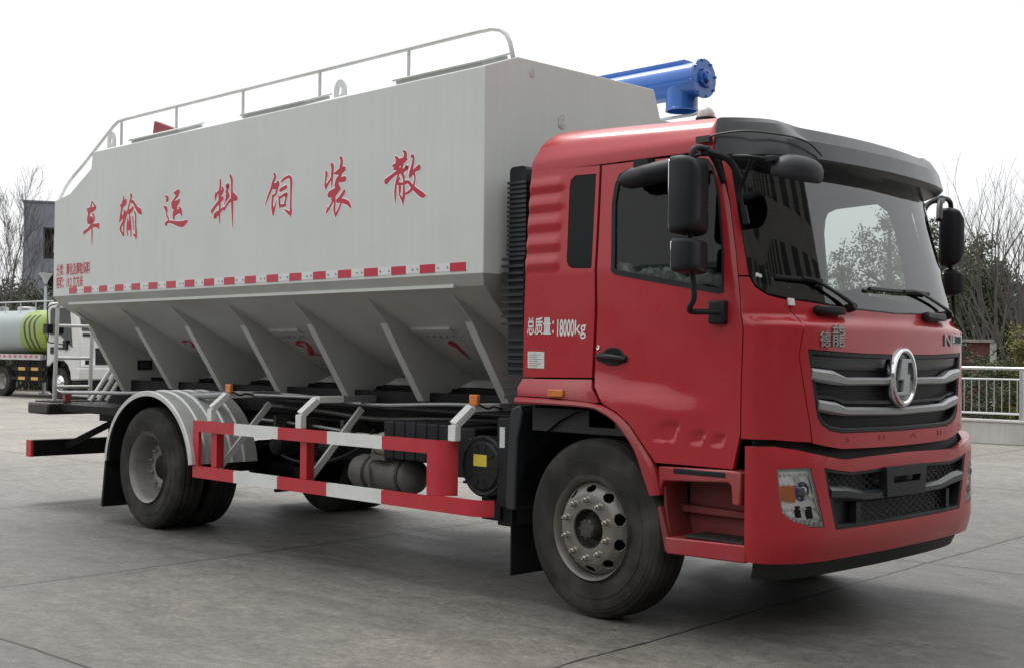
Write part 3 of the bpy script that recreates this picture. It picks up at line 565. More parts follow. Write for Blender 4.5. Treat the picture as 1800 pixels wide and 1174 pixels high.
# ---- chassis
mb = MB()
for s in (-1, 1): mb.box(-7.35, .95, s * .43 - .04, s * .43 + .04, .80, 1.07)
for x in (-7.2, -6.3, -5.6, -4.4, -3.4, -2.4, -1.4, -.3, .6): mb.box(x - .05, x + .05, -.39, .39, .84, 1.03)
for s in (-1, 1): mb.box(-7.1, -.95, s * .43 - .05, s * .43 + .05, 1.075, 1.2)
part('chassis_frame', blackm, mb)
mb = MB(); mb.box(-6.9, -1.3, -.30, .30, 1.09, 1.262); mb.box(-6.9, -.95, -.52, -.485, 1.02, 1.235); mb.box(-6.9, -.95, .485, .52, 1.02, 1.235); part('auger_trough', blackm, mb)
mb = MB(); mb.tube([(-5.0, 0, .56), (-2.6, 0, .72), (-.4, 0, .8)], .06, 12); part('propeller_shaft', blackm, mb)
mb = MB(); mb.tube([(-4.964, -.95, .52), (-4.964, .95, .52)], .075, 14); mb.lathe([(-.2, .05), (-.12, .2), (.12, .2), (.2, .05)], (-4.964, 0, .52), (0, 1, 0), 20)
part('rear_axle', blackm, mb)
mb = MB(); mb.tube([(0, -.95, .50), (0, .95, .50)], .055, 12); part('front_axle', blackm, mb)
for x0, x1, zc in ((-5.75, -4.2, .62), (-.75, .75, .62)):
    for s in (-1, 1):
        mb = MB()
        for k in range(5): mb.bar((x0 + k * .12, s * .5, zc + .12 - k * .025), (x1 - k * .12, s * .5, zc + .12 - k * .025), .08, .02)
        part('leaf_spring', blackm, mb)
mb = MB(); mb.box(-4.0, -2.95, -.37, .37, .66, .80); mb.box(-3.3, -2.5, .55, 1.1, .5, 1.0); mb.box(-2.1, -1.2, .5, 1.15, .45, .95); mb.box(-.9, .9, -.5, .5, .5, .98)
mb.tube([(-4.0, -.62, 1.12), (-1.2, -.62, 1.10)], .02, 8); mb.tube([(-4.0, -.55, .98), (-1.2, -.57, 1.0)], .012, 6)
part('underbody_gear', blackm, mb)
# ---- wheels
def wheel(name, loc, rot=0, rear=False, s=-1, dual=False):
    w = bpy.data.objects.new(name, None); COL.objects.link(w); w.parent = T; w.location = loc; w.rotation_euler = (0, 0, rot if s < 0 else rot)
    A = (0, s, 0)
    def tyre(y0):
        mb = MB(); prof = [(-.20, .30), (-.235, .315), (-.262, .36), (-.275, .42), (-.268, .465), (-.25, .50), (-.232, .514)]
        g = [(-.175, .52), (-.172, .508), (-.160, .508), (-.157, .521), (-.105, .522), (-.102, .510), (-.09, .510), (-.087, .522)]
        half = [(.0, .30), (.012, .297), (-.004, .312), (-.002, .33), (.004, .36), (.007, .40), (.007, .402), (.0035, .405), (.005, .43), (0.0, .462), (-.003, .464), (-.006, .478), (-.008, .480), (-.022, .505), (-.035, .513)]
        L_ = [(y0 + d + .012 - .02, r) for d, r in half]
        grooves = []
        for c in (-.08, -.135, -.19):
            grooves += [(y0 + c + .012, .5195), (y0 + c + .006, .507), (y0 + c - .006, .507), (y0 + c - .012, .5195)]
        back = [(y0 - .255, .513), (y0 - .27, .48), (y0 - .278, .42), (y0 - .27, .36), (y0 - .25, .31), (y0 - .24, .29)]
        mb.lathe(L_ + grooves + back, (0, 0, 0), A, 72); mb.build('tyre', rubber, w, angle=28)
    def nuts(r, y, n=10, size=.02):
        mb = MB(); mb.lathe([(-.005, size * 1.25), (.006, size * 1.2), (.008, size * .85), (.034, size * .82), (.04, size * .55), (.052, size * .5), (.054, 0)], (0, 0, 0), A, 6)
        for i in range(n):
            a = 2 * math.pi * (i + .5) / n
            if i == 0: o = first = mb.build('wheel_nut', nutm, w, angle=25)
            else: o = first.copy(); COL.objects.link(o); o.parent = w
            o.location = (r * math.cos(a), s * y, r * math.sin(a))
    tyre(0)
    if not rear:
        mb = MB()
        mb.lathe([(-.05, .270), (-.012, .284), (.0, .297), (-.006, .301), (-.02, .300), (-.02, .295)], (0, 0, 0), A, 72)
        mb.build('rim_flange', rimm, w)
        # disc with ten oval hand holes between r=.205 and r=.25
        mb = MB(); seg = 260
        def dy(r):
            tab = [(.115, .0), (.12, .008), (.20, .008), (.213, .0), (.235, -.02), (.262, -.055), (.274, -.075)]
            for (a, va), (b, vb) in zip(tab, tab[1:]):
                if r <= b: return va + (vb - va) * (r - a) / (b - a)
            return tab[-1][1]
        rs = [.115, .12, .15, .19] + [.205 + .0035 * q_ for q_ in range(16)] + [.266, .274]
        vs = []; fs = []
        for r in rs:
            for k in range(seg):
                a = 2 * math.pi * k / seg; vs.append((r * math.cos(a), s * dy(r), r * math.sin(a)))
        for i in range(len(rs) - 1):
            rm = (rs[i] + rs[i + 1]) / 2
            for k in range(seg):
                ph = ((k + .5) / seg * 10) % 1 - .5; ax_ = ph * 2 * math.pi / 10 * rm
                if (ax_ / .034) ** 2 + ((rm - .231) / .022) ** 2 < 1: continue
                fs.append((i * seg + k, i * seg + (k + 1) % seg, (i + 1) * seg + (k + 1) % seg, (i + 1) * seg + k))
        mb.add(vs, fs); o = mb.build('rim_disc', rimm, w)
        sm = o.modifiers.new('thickness', 'SOLIDIFY'); sm.thickness = .012; sm.offset = 0
        mb = MB(); mb.lathe([(-.2, .275), (-.2, .1), (-.2, 0)], (0, 0, 0), A, 40); mb.build('brake_drum', blackm, w)
        mb = MB(); mb.lathe([(.0, .117), (-.03, .112), (-.06, .100), (-.062, .075), (-.03, .062), (.02, .056), (.03, .046), (.03, .0)], (0, 0, 0), A, 40); 
        for i in range(8): a = 2 * math.pi * i / 8; mb.lathe([(0, .008), (.01, .007), (.01, 0)], (.052 * math.cos(a), s * .022, .052 * math.sin(a)), A, 6)
        mb.build('hub', hubm, w)
        nuts(.1675, .010)
    else:
        mb = MB()
        mb.lathe([(-.22, .235), (-.165, .25), (-.12, .262), (-.05, .268), (-.035, .274), (-.012, .287), (.0, .297), (-.006, .301), (-.02, .300)], (0, 0, 0), A, 64)
        mb.build('rim_barrel', rimr, w)
        mb = MB(); seg = 220; rs = [.10, .15, .19] + [.200 + .0035 * q_ for q_ in range(13)]; vs = []; fs = []
        for r in rs:
            for k in range(seg): a = 2 * math.pi * k / seg; vs.append((r * math.cos(a), s * (-.17 - (.03 * max(0, (r - .19) / .05))), r * math.sin(a)))
        for i in range(len(rs) - 1):
            rm = (rs[i] + rs[i + 1]) / 2
            for k in range(seg):
                ph = ((k + .5) / seg * 10) % 1 - .5; ax_ = ph * 2 * math.pi / 10 * rm
                if (ax_ / .032) ** 2 + ((rm - .222) / .018) ** 2 < 1: continue
                fs.append((i * seg + k, i * seg + (k + 1) % seg, (i + 1) * seg + (k + 1) % seg, (i + 1) * seg + k))
        mb.add(vs, fs); o = mb.build('rim_disc', rimr, w); sm = o.modifiers.new('thickness', 'SOLIDIFY'); sm.thickness = .012
        mb = MB(); mb.lathe([(-.21, .11), (-.165, .105), (-.14, .095), (-.135, .07), (-.135, 0)], (0, 0, 0), A, 32); mb.lathe([(-.26, .24), (-.26, 0)], (0, 0, 0), A, 32); mb.build('hub', blackm, w)
        nuts(.1675, -.168)
        if dual: tyre(-.33)
    return w
wheel('front_wheel', (-.01, -1.21, .52), R(-2.6))
wheel('front_wheel', (-.01, 1.21, .52), R(-2.6), s=1)
wheel('rear_wheel', (-5.01, -1.24, .52), rear=True, dual=True)
wheel('rear_wheel', (-5.01, 1.24, .52), rear=True, dual=True, s=1)
# ---- rear mudguards with ribs, pipe lamp holder, flaps
for s in (-1, 1):
    mb = MB(); rows = []
    prof = [(1.262, .628), (1.262, .664), (1.252, .672), (1.225, .672)]
    y = 1.225
    for c in (1.10, .98, .86, .74): prof += [(c + .022, .664), (c + .012, .678), (c - .012, .678), (c - .022, .664)]
    prof += [(.62, .664), (.62, .65), (1.225, .65), (1.25, .628)]
    for i in range(41):
        a = R(7 + 171 * i / 40)
        ca, sa = math.cos(a), math.sin(a)
        ex = .71 if ca > 0 else .745
        rows.append([(-4.964 + ca * (r + ex - .664) , s * yy, .52 + sa * (r - .01)) for yy, r in prof])
    mb.grid(rows, closed=False); o = part('rear_mudguard', galv, mb, angle=30)
    mb = MB(); mb.grid([[(r_[0][0] * 1.0 - .012 * math.cos(R(7 + 171 * i / 40)), s * yy, r_[-2][2] - .012 * math.sin(R(7 + 171 * i / 40))) for yy in (1.245, .63)] for i, r_ in enumerate(rows)]); mb.build('mudguard_lining', flapm, o)
    mb = MB(); mb.prism([(-5.80, .125), (-5.77, .12), (-5.70, .62), (-5.73, .62)], s * 1.24, s * .62, lambda a, b, h: (a, h, b)); part('mud_flap', flapm, mb)
mb = MB(); mb.tube([(-5.06, -1.0, 1.125), (-4.15, -.86, 1.17)], .03, 14); mb.tube([(-4.15, -.86, 1.17), (-3.1, -.72, 1.17)], .012, 8)
mb.tube([(-5.3, -.8, 1.15), (-6.2, -.85, 1.12), (-7.2, -.95, 1.10)], .018, 8)
part('conduit_pipe', grey, mb)
# ---- side guard
def guard_pt(x):
    if x < -1.34: return (x, -1.22)
    ang = (x + 1.34) / .13; r = .13
    return (-1.34 + r * math.sin(ang), -1.22 + r * (1 - math.cos(ang)))
def guard_pt2(x):
    if x < -1.02: return (x, -1.22)
    ang = (x + 1.02) / .17; r = .17
    return (-1.02 + r * math.sin(ang), -1.22 + r * (1 - math.cos(ang)))
G = MB()
def gstrip(mb, x0, x1, z0, z1, gp, m, n=1, zc=None):
    rows = []
    for i in range(n + 1):
        x = lerp(x0, x1, i / n); px, py = gp(x); zz0, zz1 = (z0, z1) if zc is None else zc(x)
        t = Vector(gp(x + .005)) - Vector(gp(x - .005)); t.normalize(); nn = Vector((-t.y, t.x)) * .028
        rows.append([(px, py, zz0), (px, py, zz1), (px + nn.x, py + nn.y, zz1), (px + nn.x, py + nn.y, zz0)])
    k = len(mb.v); mb.grid(rows, m, closed=True); nv = len(rows[0])
    mb.f += [(k, k + 1, k + 2, k + 3), tuple(k + n * nv + j for j in (3, 2, 1, 0))]; mb.m += [m, m]
zt0, zt1, zb0, zb1 = .868, .958, .495, .59
cuts = [(-4.30, -3.70, 0), (-3.70, -3.11, 1), (-3.11, -2.50, 0), (-2.50, -1.885, 1)]
for a, b, m_ in cuts:
    gstrip(G, a, b, zt0, zt1, guard_pt, m_); gstrip(G, a, b, zb0, zb1, guard_pt, m_)
gstrip(G, -1.885, -1.42, zt0, zt1, guard_pt, 0); gstrip(G, -1.885, -1.42, zb0, zb1, guard_pt, 0)
gstrip(G, -1.42, -1.175, .60, zt1, guard_pt, 0, 14); gstrip(G, -1.42, -.84, .495, .598, guard_pt2, 0, 16)
gstrip(G, -4.30, -4.215, .592, .866, guard_pt, 0)
sg = part('side_guard', [redflat, whiteg], G, smooth=True, angle=30)
for xp, w_, lamp in ((-4.07, .06, 1), (-2.86, .07, 0), (-1.19, .07, 1)):
    if xp != -1.19:
        mb = MB(); mb.box(xp - .005, xp + .075, -1.188, -1.12, .592, .866); part('guard_post', redflat, mb, sg)
        mb = MB(); mb.bar((xp + .04, -1.15, .57), (xp + .10, -.70, 1.10), .03, .045); part('diagonal_strut', galv, mb, sg)
    mb = MB(); A_ = [(xp, -1.19, .96), (xp, -1.19, 1.062), (xp + .03, -1.07, 1.172), (xp + .03, -.84, 1.172)]
    for a, b in zip(A_, A_[1:]): mb.bar(a, b, w_, .045, upv=(1, 0, 0)) if False else mb.bar(a, b, .05, w_, upv=(1, 0, 0))
    part('guard_bracket', whiteg, mb, sg, bevel=.004)
    mb = MB(); mb.bar((xp + .03, -.84, 1.172), (xp + .03, -.45, 1.172), .055, .05); part('bracket_arm', grey, mb, sg)
    if lamp:
        mb = MB(); mb.obox(Matrix.Translation((xp + .06, -1.07, 1.225)), .075, .03, .07); part('marker_lamp', amber, mb, sg, bevel=.006)
        mb = MB(); mb.tube(smoothpath([(xp + .07, -1.05, 1.20), (xp + .11, -1.0, 1.17), (xp + .10, -.93, 1.18), (xp + .05, -.8, 1.16)]), .008, 6); part('lamp_cable', black, mb, sg)
# ---- boxes under the tank: battery box, air tanks, air filter
mb = MB()
for i in range(6): mb.prism(rrect(-2.13 + i * .115, -2.13 + i * .115 + .108, .78, 1.045, .015, 3), -1.0, -.60, lambda a, b, h: (a, h, b))
mb.prism(rrect(-1.44, -1.22, .70, 1.03, .01, 2), -.98, -.6, lambda a, b, h: (a, h, b)); part('battery_box', black, mb, bevel=.008)
mb = MB(); mb.lathe([(0, 0), (.012, .07), (.05, .115), (.10, .13), (.42, .13), (.43, .134), (.45, .134), (.46, .13), (.66, .13), (.70, .115), (.74, .07), (.75, 0)], (-2.72, -.78, .64), (1, 0, 0), 32)
mb.tube([(-2.38, -.92, .55), (-2.38, -.925, .72), (-2.38, -.80, .79)], .01, 6); part('air_tank', tankm, mb)
for x_ in (-2.50, -2.12):
    mb = MB(); mb.lathe([(0, .132), (0, .137), (.03, .137), (.03, .132)], (x_, -.78, .64), (1, 0, 0), 28); part('tank_band', hubm, mb)
mb = MB(); mb.lathe([(0, 0), (.012, .05), (.05, .085), (.12, .095), (.30, .095)], (-2.36, -.86, .865), (1, 0, 0), 24); part('silencer', mat('pale_can', (.33, .31, .27), .5, noise=.15, dirt=((.2, .18, .15), .5, 8)), mb)
mb = MB(); mb.tube(smoothpath([(-2.3, -.9, .76), (-2.34, -.92, .80), (-2.30, -.90, .86)], 4), .02, 8); mb.box(-2.36, -2.2, -.93, -.80, .755, .79); part('tank_valve', tankm, mb)
for k_, (y_, z_, r_) in enumerate(((-.60, 1.16, .014), (-.58, 1.05, .018), (-.62, .93, .012))):
    mb = MB(); mb.tube(smoothpath([(-4.3, y_ + .05, z_ + .02), (-3.4, y_, z_), (-2.7, y_ - .03, z_ - .03), (-1.9, y_, z_), (-1.0, y_ + .04, z_ + .01)], 4), r_, 8); part('air_pipe', grey if k_ != 1 else hubm, mb)
for x_ in (-3.62, -3.25):
    mb = MB(); mb.lathe([(0, 0), (.01, .05), (.02, .075), (.20, .08), (.22, .06), (.23, 0)], (x_, -.68, .78), (0, -1, 0) if x_ < -3.5 else (1, 0, 0), 20); part('brake_chamber', blackm, mb)
for x_ in (-3.9, -3.5, -3.0, -2.9, -1.6):
    mb = MB(); mb.box(x_ - .02, x_ + .02, -.70, -.48, .86, 1.0); part('pipe_clip', hubm, mb)
mb = MB(); mb.tube(smoothpath([(-3.8, -.66, .95), (-3.6, -.85, .72), (-3.2, -.80, .66), (-2.8, -.72, .78), (-2.6, -.7, .95)], 6), .013, 8); part('air_hose', black, mb)
mb = MB(); mb.lathe([(-.30, .18), (-.05, .19), (0, .19), (.02, .2), (.05, .2), (.062, .185), (.055, .165), (.07, .15), (.072, .10), (.072, 0)], (-1.06, -1.0, .80), (0, -1, 0), 40)
for i in range(10): a = 2 * math.pi * i / 10; mb.bar((-1.06 + .09 * math.cos(a), -1.073, .80 + .09 * math.sin(a)), (-1.06 + .145 * math.cos(a), -1.07, .80 + .145 * math.sin(a)), .01, .008, upv=(0, 1, 0))
for i in range(4): a = 2 * math.pi * i / 4 + .6; mb.bar((-1.06 + .195 * math.cos(a), -1.0, .80 + .195 * math.sin(a)), (-1.06 + .205 * math.cos(a), -1.06, .80 + .205 * math.sin(a)), .03, .015)
af = part('air_filter', black, mb); mb = MB(); mb.box(-1.125, -1.005, -1.078, -1.0725, .80, .875); mb.build('yellow_label', yellow, af)
mb = MB(); mb.box(-.93, -.73, -1.06, -.55, .55, 1.12); mb.box(-1.0, -.76, -.98, -.55, .42, .56); mb.box(-1.13, -.95, -1.0, -.55, .45, .60); tb = part('control_box', black, mb, bevel=.01)
mb = MB(); mb.box(-.90, -.855, -1.0645, -1.0602, .93, 1.06); mb.build('white_label', sticker, tb)
# ---- rear platform, underrun bar, ladder, drain pipes
mb = MB(); mb.box(-7.60, -7.15, -1.12, 1.12, .885, 1.0); part('rear_platform', mat('black_step', (.014, .013, .012), .5, dirt=((.09, .05, .03), .4, 4)), mb, bevel=.02)
mb = MB()
for i in range(14): mb.box(-7.58, -7.2, -1.05 + i * .06, -1.02 + i * .06, 1.001, 1.012)
part('platform_tread', blackm, mb)
mb = MB(); mb.box(-7.60, -7.49, -1.10, 1.10, .452, .615); part('underrun_bar', blackm, mb)
mb = MB(); mb.box(-7.60, -7.49, -1.125, -1.1005, .450, .617); part('red_end_cap', redflat, mb)
for s in (-1, 1):
    mb = MB(); mb.box(-7.1, -6.9, s * .45 - .05, s * .45 + .05, .5, .9); part('rear_hanger', blackm, mb)
    mb = MB(); mb.bar((-7.5, s * .75, .54), (-6.95, s * .40, .86), .045, .06); part('diagonal_brace', blackm, mb)
mb = MB(); mb.box(-7.15, -5.9, -1.0, -.5, .92, .99); part('pipe_tray', blackm, mb)
mb = MB(); mb.box(-6.15, -5.75, -.62, -.3, .5, 1.05); part('rear_hanger', blackm, mb)
mb = MB()
for y_ in (-.925, -.545): mb.tube([(-7.42, y_, .99), (-7.38, y_, 1.95), (-7.10, y_, 2.12), (-6.82, y_, 2.16)], .021, 10)
for z_ in (1.15, 1.44, 1.765): mb.tube([(-7.41, -.925, z_), (-7.41, -.545, z_)], .016, 8)
part('ladder', galv, mb)
mb = MB()
for k in (0, .085, .17): mb.tube([(-6.9, -.80 + k, 1.02), (-6.9, -.53 + k, 1.42)], .024, 10)
part('drain_pipe', galv, mb)
mb = MB(); mb.obox(Matrix.Translation((-7.2, -.90, 1.06)), .05, .06, .1); part('rear_lamp', mat('rear_lamp', (.3, .05, .04), .4), mb)
# ================================================================ CAB
paint = [red, trim]; paintl = [redlow, trim]
def ribsdisp(x, y, z):
    d = 0
    e = sstep(-.60, -.57, x) * (1 - sstep(-.335, -.30, x))
    for zc in (2.545, 2.43, 2.31, 2.185, 2.065):
        t = z - zc
        if -.035 < t < .06: d += .013 * (sstep(-.035, -.012, t) if t < .02 else 1 - sstep(.02, .06, t))
    return d * e
def both(name, S, outer, holes, mats, parent=None, **kw):
    a = patch(name, S, outer, holes, mats, parent or T, **kw)
    b = patch(name, S, outer, holes, mats, parent or T, mirror=True, **kw)
    return a, b
quarter = [(.283, 2.592), (.408, 2.586), (.405, 2.57), (.375, 2.045), (.372, 2.028), (.269, 2.034), (.245, 2.05), (.236, 2.08), (.246, 2.53), (.255, 2.57)]
rear_panel = [(0.0, 2.648), (.428, 2.634), (.39, 2.01), (.376, 1.392), (0.0, 1.385)]
rp = both('rear_side_panel', cab, rear_panel, [quarter], paint, disp=ribsdisp, fine=[(0.01, .21, 2.0, 2.63, .025, .011)])
for o, m_ in zip(rp, (False, True)): patch('quarter_window', cab, insetu(quarter, .004), [], [quarterglass, trim], o, off=-.004, depth=.01, mirror=m_); patch('quarter_trim', cab, insetu(quarter, -.025), [], [trim, trim], o, off=-.036, depth=.01, mirror=m_)
lowp = [(0.0, 1.378), (.377, 1.384), (.405, 1.332), (.43, 1.284), (.443, 1.252), (.427, 1.247), (.22, 1.264), (-.0, 1.27)]
lp = both('lower_side_panel', cab, lowp, [], paintl, gap=.003)
mb = MB(); q = [(u, z) for u, z in [(.181, 1.318), (.258, 1.318), (.262, 1.296), (.258, 1.275), (.181, 1.275), (.178, 1.296)]]
patch('side_marker_lamp', cab, [(.181, 1.318), (.258, 1.318), (.262, 1.296), (.258, 1.275), (.181, 1.275), (.178, 1.296)], [], [amber, amber], lp[0], off=.016, depth=.02, bevel=.004)
# wheel arch flare: swept band around the arch
for s in (-1, 1):
    fo = [(0.0, 1.266), (.22, 1.260), (.427, 1.243), (.524, 1.198), (.587, 1.138), (.624, 1.08), (.676, .989), (.714, .905), (.740, .761)]
    fi = [(0.0, 1.226), (.22, 1.226), (.401, 1.219), (.457, 1.20), (.531, 1.148), (.594, 1.062), (.636, .98), (.672, .86), (.702, .754)]
    def sm(P): return [(p.x, p.y) for p in smoothpath([(a, b, 0) for a, b in P], 5)]
    rows = []
    for (a, b), (c, d) in zip(sm(fo), sm(fi)):
        A_ = Vector(cab(a, b)); B_ = Vector(cab(c, d)); r_ = []
        for t, of in ((0, -.03), (0, .004), (.25, .022), (.7, .026), (1.0, .018), (1.04, 0), (1.04, -.30)):
            p = A_.lerp(B_, t); r_.append((p.x, -s * (p.y - of), p.z))
        rows.append(r_)
    mb = MB(); mb.grid(rows); part('wheel_arch_flare', redlow, mb, angle=30)
    # dark inner arch liner and front mudguard strip
    mb = MB(); rows = []
    for i in range(15):
        a = R(28 + 157 * i / 14); rows.append([(.0 + (.545 if a < 1.57 else .66) * math.cos(a), s * y_, .53 + .68 * math.sin(a)) for y_ in (1.15, .72)])
    mb.grid(rows); part('arch_liner', blackm, mb)
    mb = MB(); pr = [(-.62, 1.215), (-.70, 1.19), (-.725, 1.0), (-.74, .62), (-.735, .56), (-.655, .56), (-.66, .63), (-.645, 1.0), (-.60, 1.17)]
    mb.prism(pr, s * 1.17, s * .70, lambda a, b, h: (a, h, b)); part('front_mudguard', visorm, mb, bevel=.01)
    mb = MB(); mb.box(-.70, -.69, min(s * 1.16, s * .72), max(s * 1.16, s * .72), .155, .60); part('mud_flap', flapm, mb)
# doors
dwin = [(.500, 2.403), (.520, 2.507), (.545, 2.562), (.604, 2.588), (.8, 2.598), (.986, 2.600), (1.35, 2.590), (1.56, 2.565), (1.70, 2.50), (1.80, 2.344), (1.554, 2.069), (1.189, 1.885), (1.10, 1.868), (.994, 1.868), (.746, 1.925), (.497, 1.992), (.484, 2.012)]
dwin = [(.500, 2.403), (.520, 2.507), (.545, 2.560), (.604, 2.586), (.8, 2.596), (.965, 2.598), (1.25, 2.585), (1.50, 2.545), (1.60, 2.45), (1.60, 2.344), (1.42, 2.069), (1.12, 1.895), (1.06, 1.868), (.985, 1.862), (.746, 1.925), (.497, 1.992), (.484, 2.012)]
door = [(.441, 2.633), (.646, 2.633), (.855, 2.628), (.999, 2.628), (1.45, 2.615), (1.80, 2.58), (2.02, 2.48), (2.17, 2.343), (2.123, 2.067), (1.963, 1.827), (1.72, 1.668), (1.675, 1.363), (1.675, 1.119), (1.40, .928), (.718, .933), (.682, .993), (.630, 1.083), (.593, 1.141), (.531, 1.201), (.458, 1.247), (.440, 1.288), (.413, 1.339), (.390, 1.397), (.402, 2.01)]
def doordisp(x, y, z):
    d = 0
    for x0, x1 in ((1.00, 1.225), (1.27, 1.375), (1.415, 1.515)):     # scooped step marks (coordinates along the skin)
        pass
    for xr, zt, zb, w in ((1.215, 1.155, 1.052, .19), (1.375, 1.12, 1.048, .10), (1.50, 1.108, 1.045, .10)):
        a = 1.5 * 0 + x
        xe = (xr - 1.48) * 1.0 + .9 if xr > 1.48 else xr / 1.48 * 1.48 - .58
        k = xe - (zt - z) * .40                                        # slanted right-hand edge
        f = (1 - sstep(k - .012, k + .004, x)) * sstep(k - w, k - .03, x) * sstep(zb - .002, zb + .012, z) * (1 - sstep(zt - .012, zt + .006, z))
        d -= .014 * f
    # raised sill below the window
    d += .008 * (sstep(1.78, 1.86, z + .09 * (x - .05)) - sstep(1.88, 1.95, z + .09 * (x - .05))) * 0
    return d
dr = both('door', cab, door, [dwin], paint, disp=doordisp, gap=.003, fine=[(.55, 1.35, 1.03, 1.17, .014, .011)])
for o, m_ in zip(dr, (False, True)):
    patch('window_seal', cab, insetu(dwin, -.008), [insetu(dwin, .022)], [black, black], o, off=.003, depth=.02, mirror=m_)
    patch('side_window', cab, insetu(dwin, .018), [], [sideglass, sideglass], o, off=-.006, depth=.004, mirror=m_, back=False)
    sg_ = -1 if not m_ else 1
def dn_(u, z, off): return onS(cab, u, z, off)
mb = MB(); hp = [(.400, 1.532), (.430, 1.540), (.452, 1.562), (.470, 1.569), (.505, 1.568), (.522, 1.556), (.540, 1.530), (.555, 1.520), (.556, 1.488), (.53, 1.476), (.50, 1.464), (.46, 1.465), (.435, 1.478), (.402, 1.492)]
hd = patch('door_handle', cab, hp, [], [black, black], dr[0], off=.006, depth=.02, disp=lambda x, y, z: -.0, bevel=.004)
cup = patch('handle_recess', cab, [(.447, 1.528), (.455, 1.552), (.475, 1.561), (.50, 1.560), (.517, 1.549), (.525, 1.526)], [], [blackm, blackm], dr[0], off=.008, depth=.004)
mb = MB(); mb.tube([dn_(.408, 1.515, .012), dn_(.43, 1.517, .026), dn_(.48, 1.513, .034), (dn_(.53, 1.505, .026)), dn_(.552, 1.502, .012)], [.013, .017, .019, .017, .013], 10); part('handle_bar', black, mb, dr[0])
mb = MB(); mb.lathe([(0, .013), (.006, .013), (.008, .011), (.006, .006), (.006, 0)], dn_(.408, 1.566, 0), (0, -1, 0), 16); part('door_lock', chrome, mb, dr[0])
# lettering on the rear side panel
def side_fn(u0, z0, off, slope_=-.0): return lambda x, y, h: onS(cab, u0 + x / 1.48, z0 + y + slope_ * x, off + h)
text_mesh('总质量：', 'gross_weight_lettering', whitetape, rp[0], .112, side_fn(.018, 1.652, .0025), sx=.60, bold=.002)
text_mesh('18000', 'gross_weight_lettering', whitetape, rp[0], .135, side_fn(.181, 1.636, .0025), sx=.435, bold=.0035)
text_mesh('kg', 'gross_weight_lettering', whitetape, rp[0], .118, side_fn(.279, 1.645, .0025), sx=.88, bold=.001)
ps = patch('notice_plate', cab, [(.026, 1.542), (.119, 1.540), (.120, 1.440), (.028, 1.442)], [], [sticker, sticker], rp[0], off=.003, depth=.004)
for k in range(6): patch('notice_line', cab, [(.036, 1.524 - k * .013), (.085 if k % 2 else .10, 1.524 - k * .013), (.085 if k % 2 else .10, 1.520 - k * .013), (.036, 1.520 - k * .013)], [], [grey, grey], rp[0], off=.0042, depth=.0008, back=False)
# pillar and corner panels
pillar = [(1.90, 2.607), (2.09, 2.525), (2.315, 2.343), (2.268, 2.067), (2.24, 1.951), (2.635, 1.952), (2.60, 2.105), (2.545, 2.285), (2.55, 2.524), (2.55, 2.607)]
pillar = [(2.03, 2.62), (2.10, 2.525), (2.20, 2.343), (2.15, 2.067), (2.08, 1.951), (2.63, 1.951), (2.60, 2.105), (2.545, 2.285), (2.53, 2.524), (2.53, 2.62)]
both('windscreen_pillar', cab, pillar, [], paint, gap=.001)
corner = [(2.065, 1.945), (1.985, 1.822), (1.745, 1.668), (1.70, 1.363), (1.70, 1.119), (1.70, 1.092), (3.101, 1.090), (4.262, 1.074), (4.205, 1.174), (3.885, 1.531), (4.03, 1.71), (4.03, 1.826), (3.921, 1.829), (3.36, 1.848), (2.845, 1.890), (2.640, 1.945)]
both('corner_panel', cab, corner, [], paint, gap=.002, fine=[(1.7, 4.1, 1.66, 1.78, .03, .009)])
# front panel with grille opening
gr_half = [(4.13, 1.567), (4.834, 1.557), (5.371, 1.549), (6, 1.546), (6, 1.108), (4.972, 1.115), (4.70, 1.132), (4.50, 1.165), (4.40, 1.205)]
gr = mir(gr_half[:4]); gr = gr_half[:3] + [(6, 1.546)] + [(12 - u, z) for u, z in gr_half[2::-1]] + [(12 - u, z) for u, z in gr_half[:4:-1]] + [(6, 1.108)] + gr_half[5:]
fp_half = [(4.05, 1.828), (4.692, 1.810), (5.287, 1.788), (6, 1.776)]
fp_low = [(6, 1.024), (5.528, 1.026), (4.975, 1.032), (4.295, 1.070), (4.225, 1.174), (3.905, 1.531), (4.05, 1.71)]
def full(top, low): return top[:-1] + [top[-1]] + [(12 - u, z) for u, z in top[-2::-1]] + [(12 - u, z) for u, z in low[:0:-1]] + low
front = patch('front_panel', cab, full(fp_half, fp_low), [gr], paint, T, fine=[(4.0, 8.0, 1.66, 1.78, .04, .009)])
gri = patch('grille', cab, insetu(gr, -.002), [insetu(gr, .028)], [black, black], T, off=-.004, depth=.06, bevel=.006)
mesh_m = bpy.data.materials.new('grille_mesh'); mesh_m.use_nodes = True; t_ = mesh_m.node_tree; b_ = t_.nodes['Principled BSDF']; b_.inputs['Specular IOR Level'].default_value = .12; b_.inputs['Roughness'].default_value = .45
tcn = t_.nodes.new('ShaderNodeTexCoord'); vo = t_.nodes.new('ShaderNodeTexVoronoi'); vo.inputs['Scale'].default_value = 42; vo.inputs['Randomness'].default_value = .0
cr = t_.nodes.new('ShaderNodeMapRange'); cr.inputs[1].default_value = .25; cr.inputs[2].default_value = .5; cr.inputs[3].default_value = .0; cr.inputs[4].default_value = 1
mpn = t_.nodes.new('ShaderNodeMapping'); mpn.inputs['Scale'].default_value = (.3, 1, 1); t_.links.new(tcn.outputs['Object'], mpn.inputs[0]); t_.links.new(mpn.outputs[0], vo.inputs[0])
cmx = t_.nodes.new('ShaderNodeMix'); cmx.data_type = 'RGBA'; cmx.inputs[6].default_value = (.003, .003, .003, 1); cmx.inputs[7].default_value = (.022, .022, .023, 1)
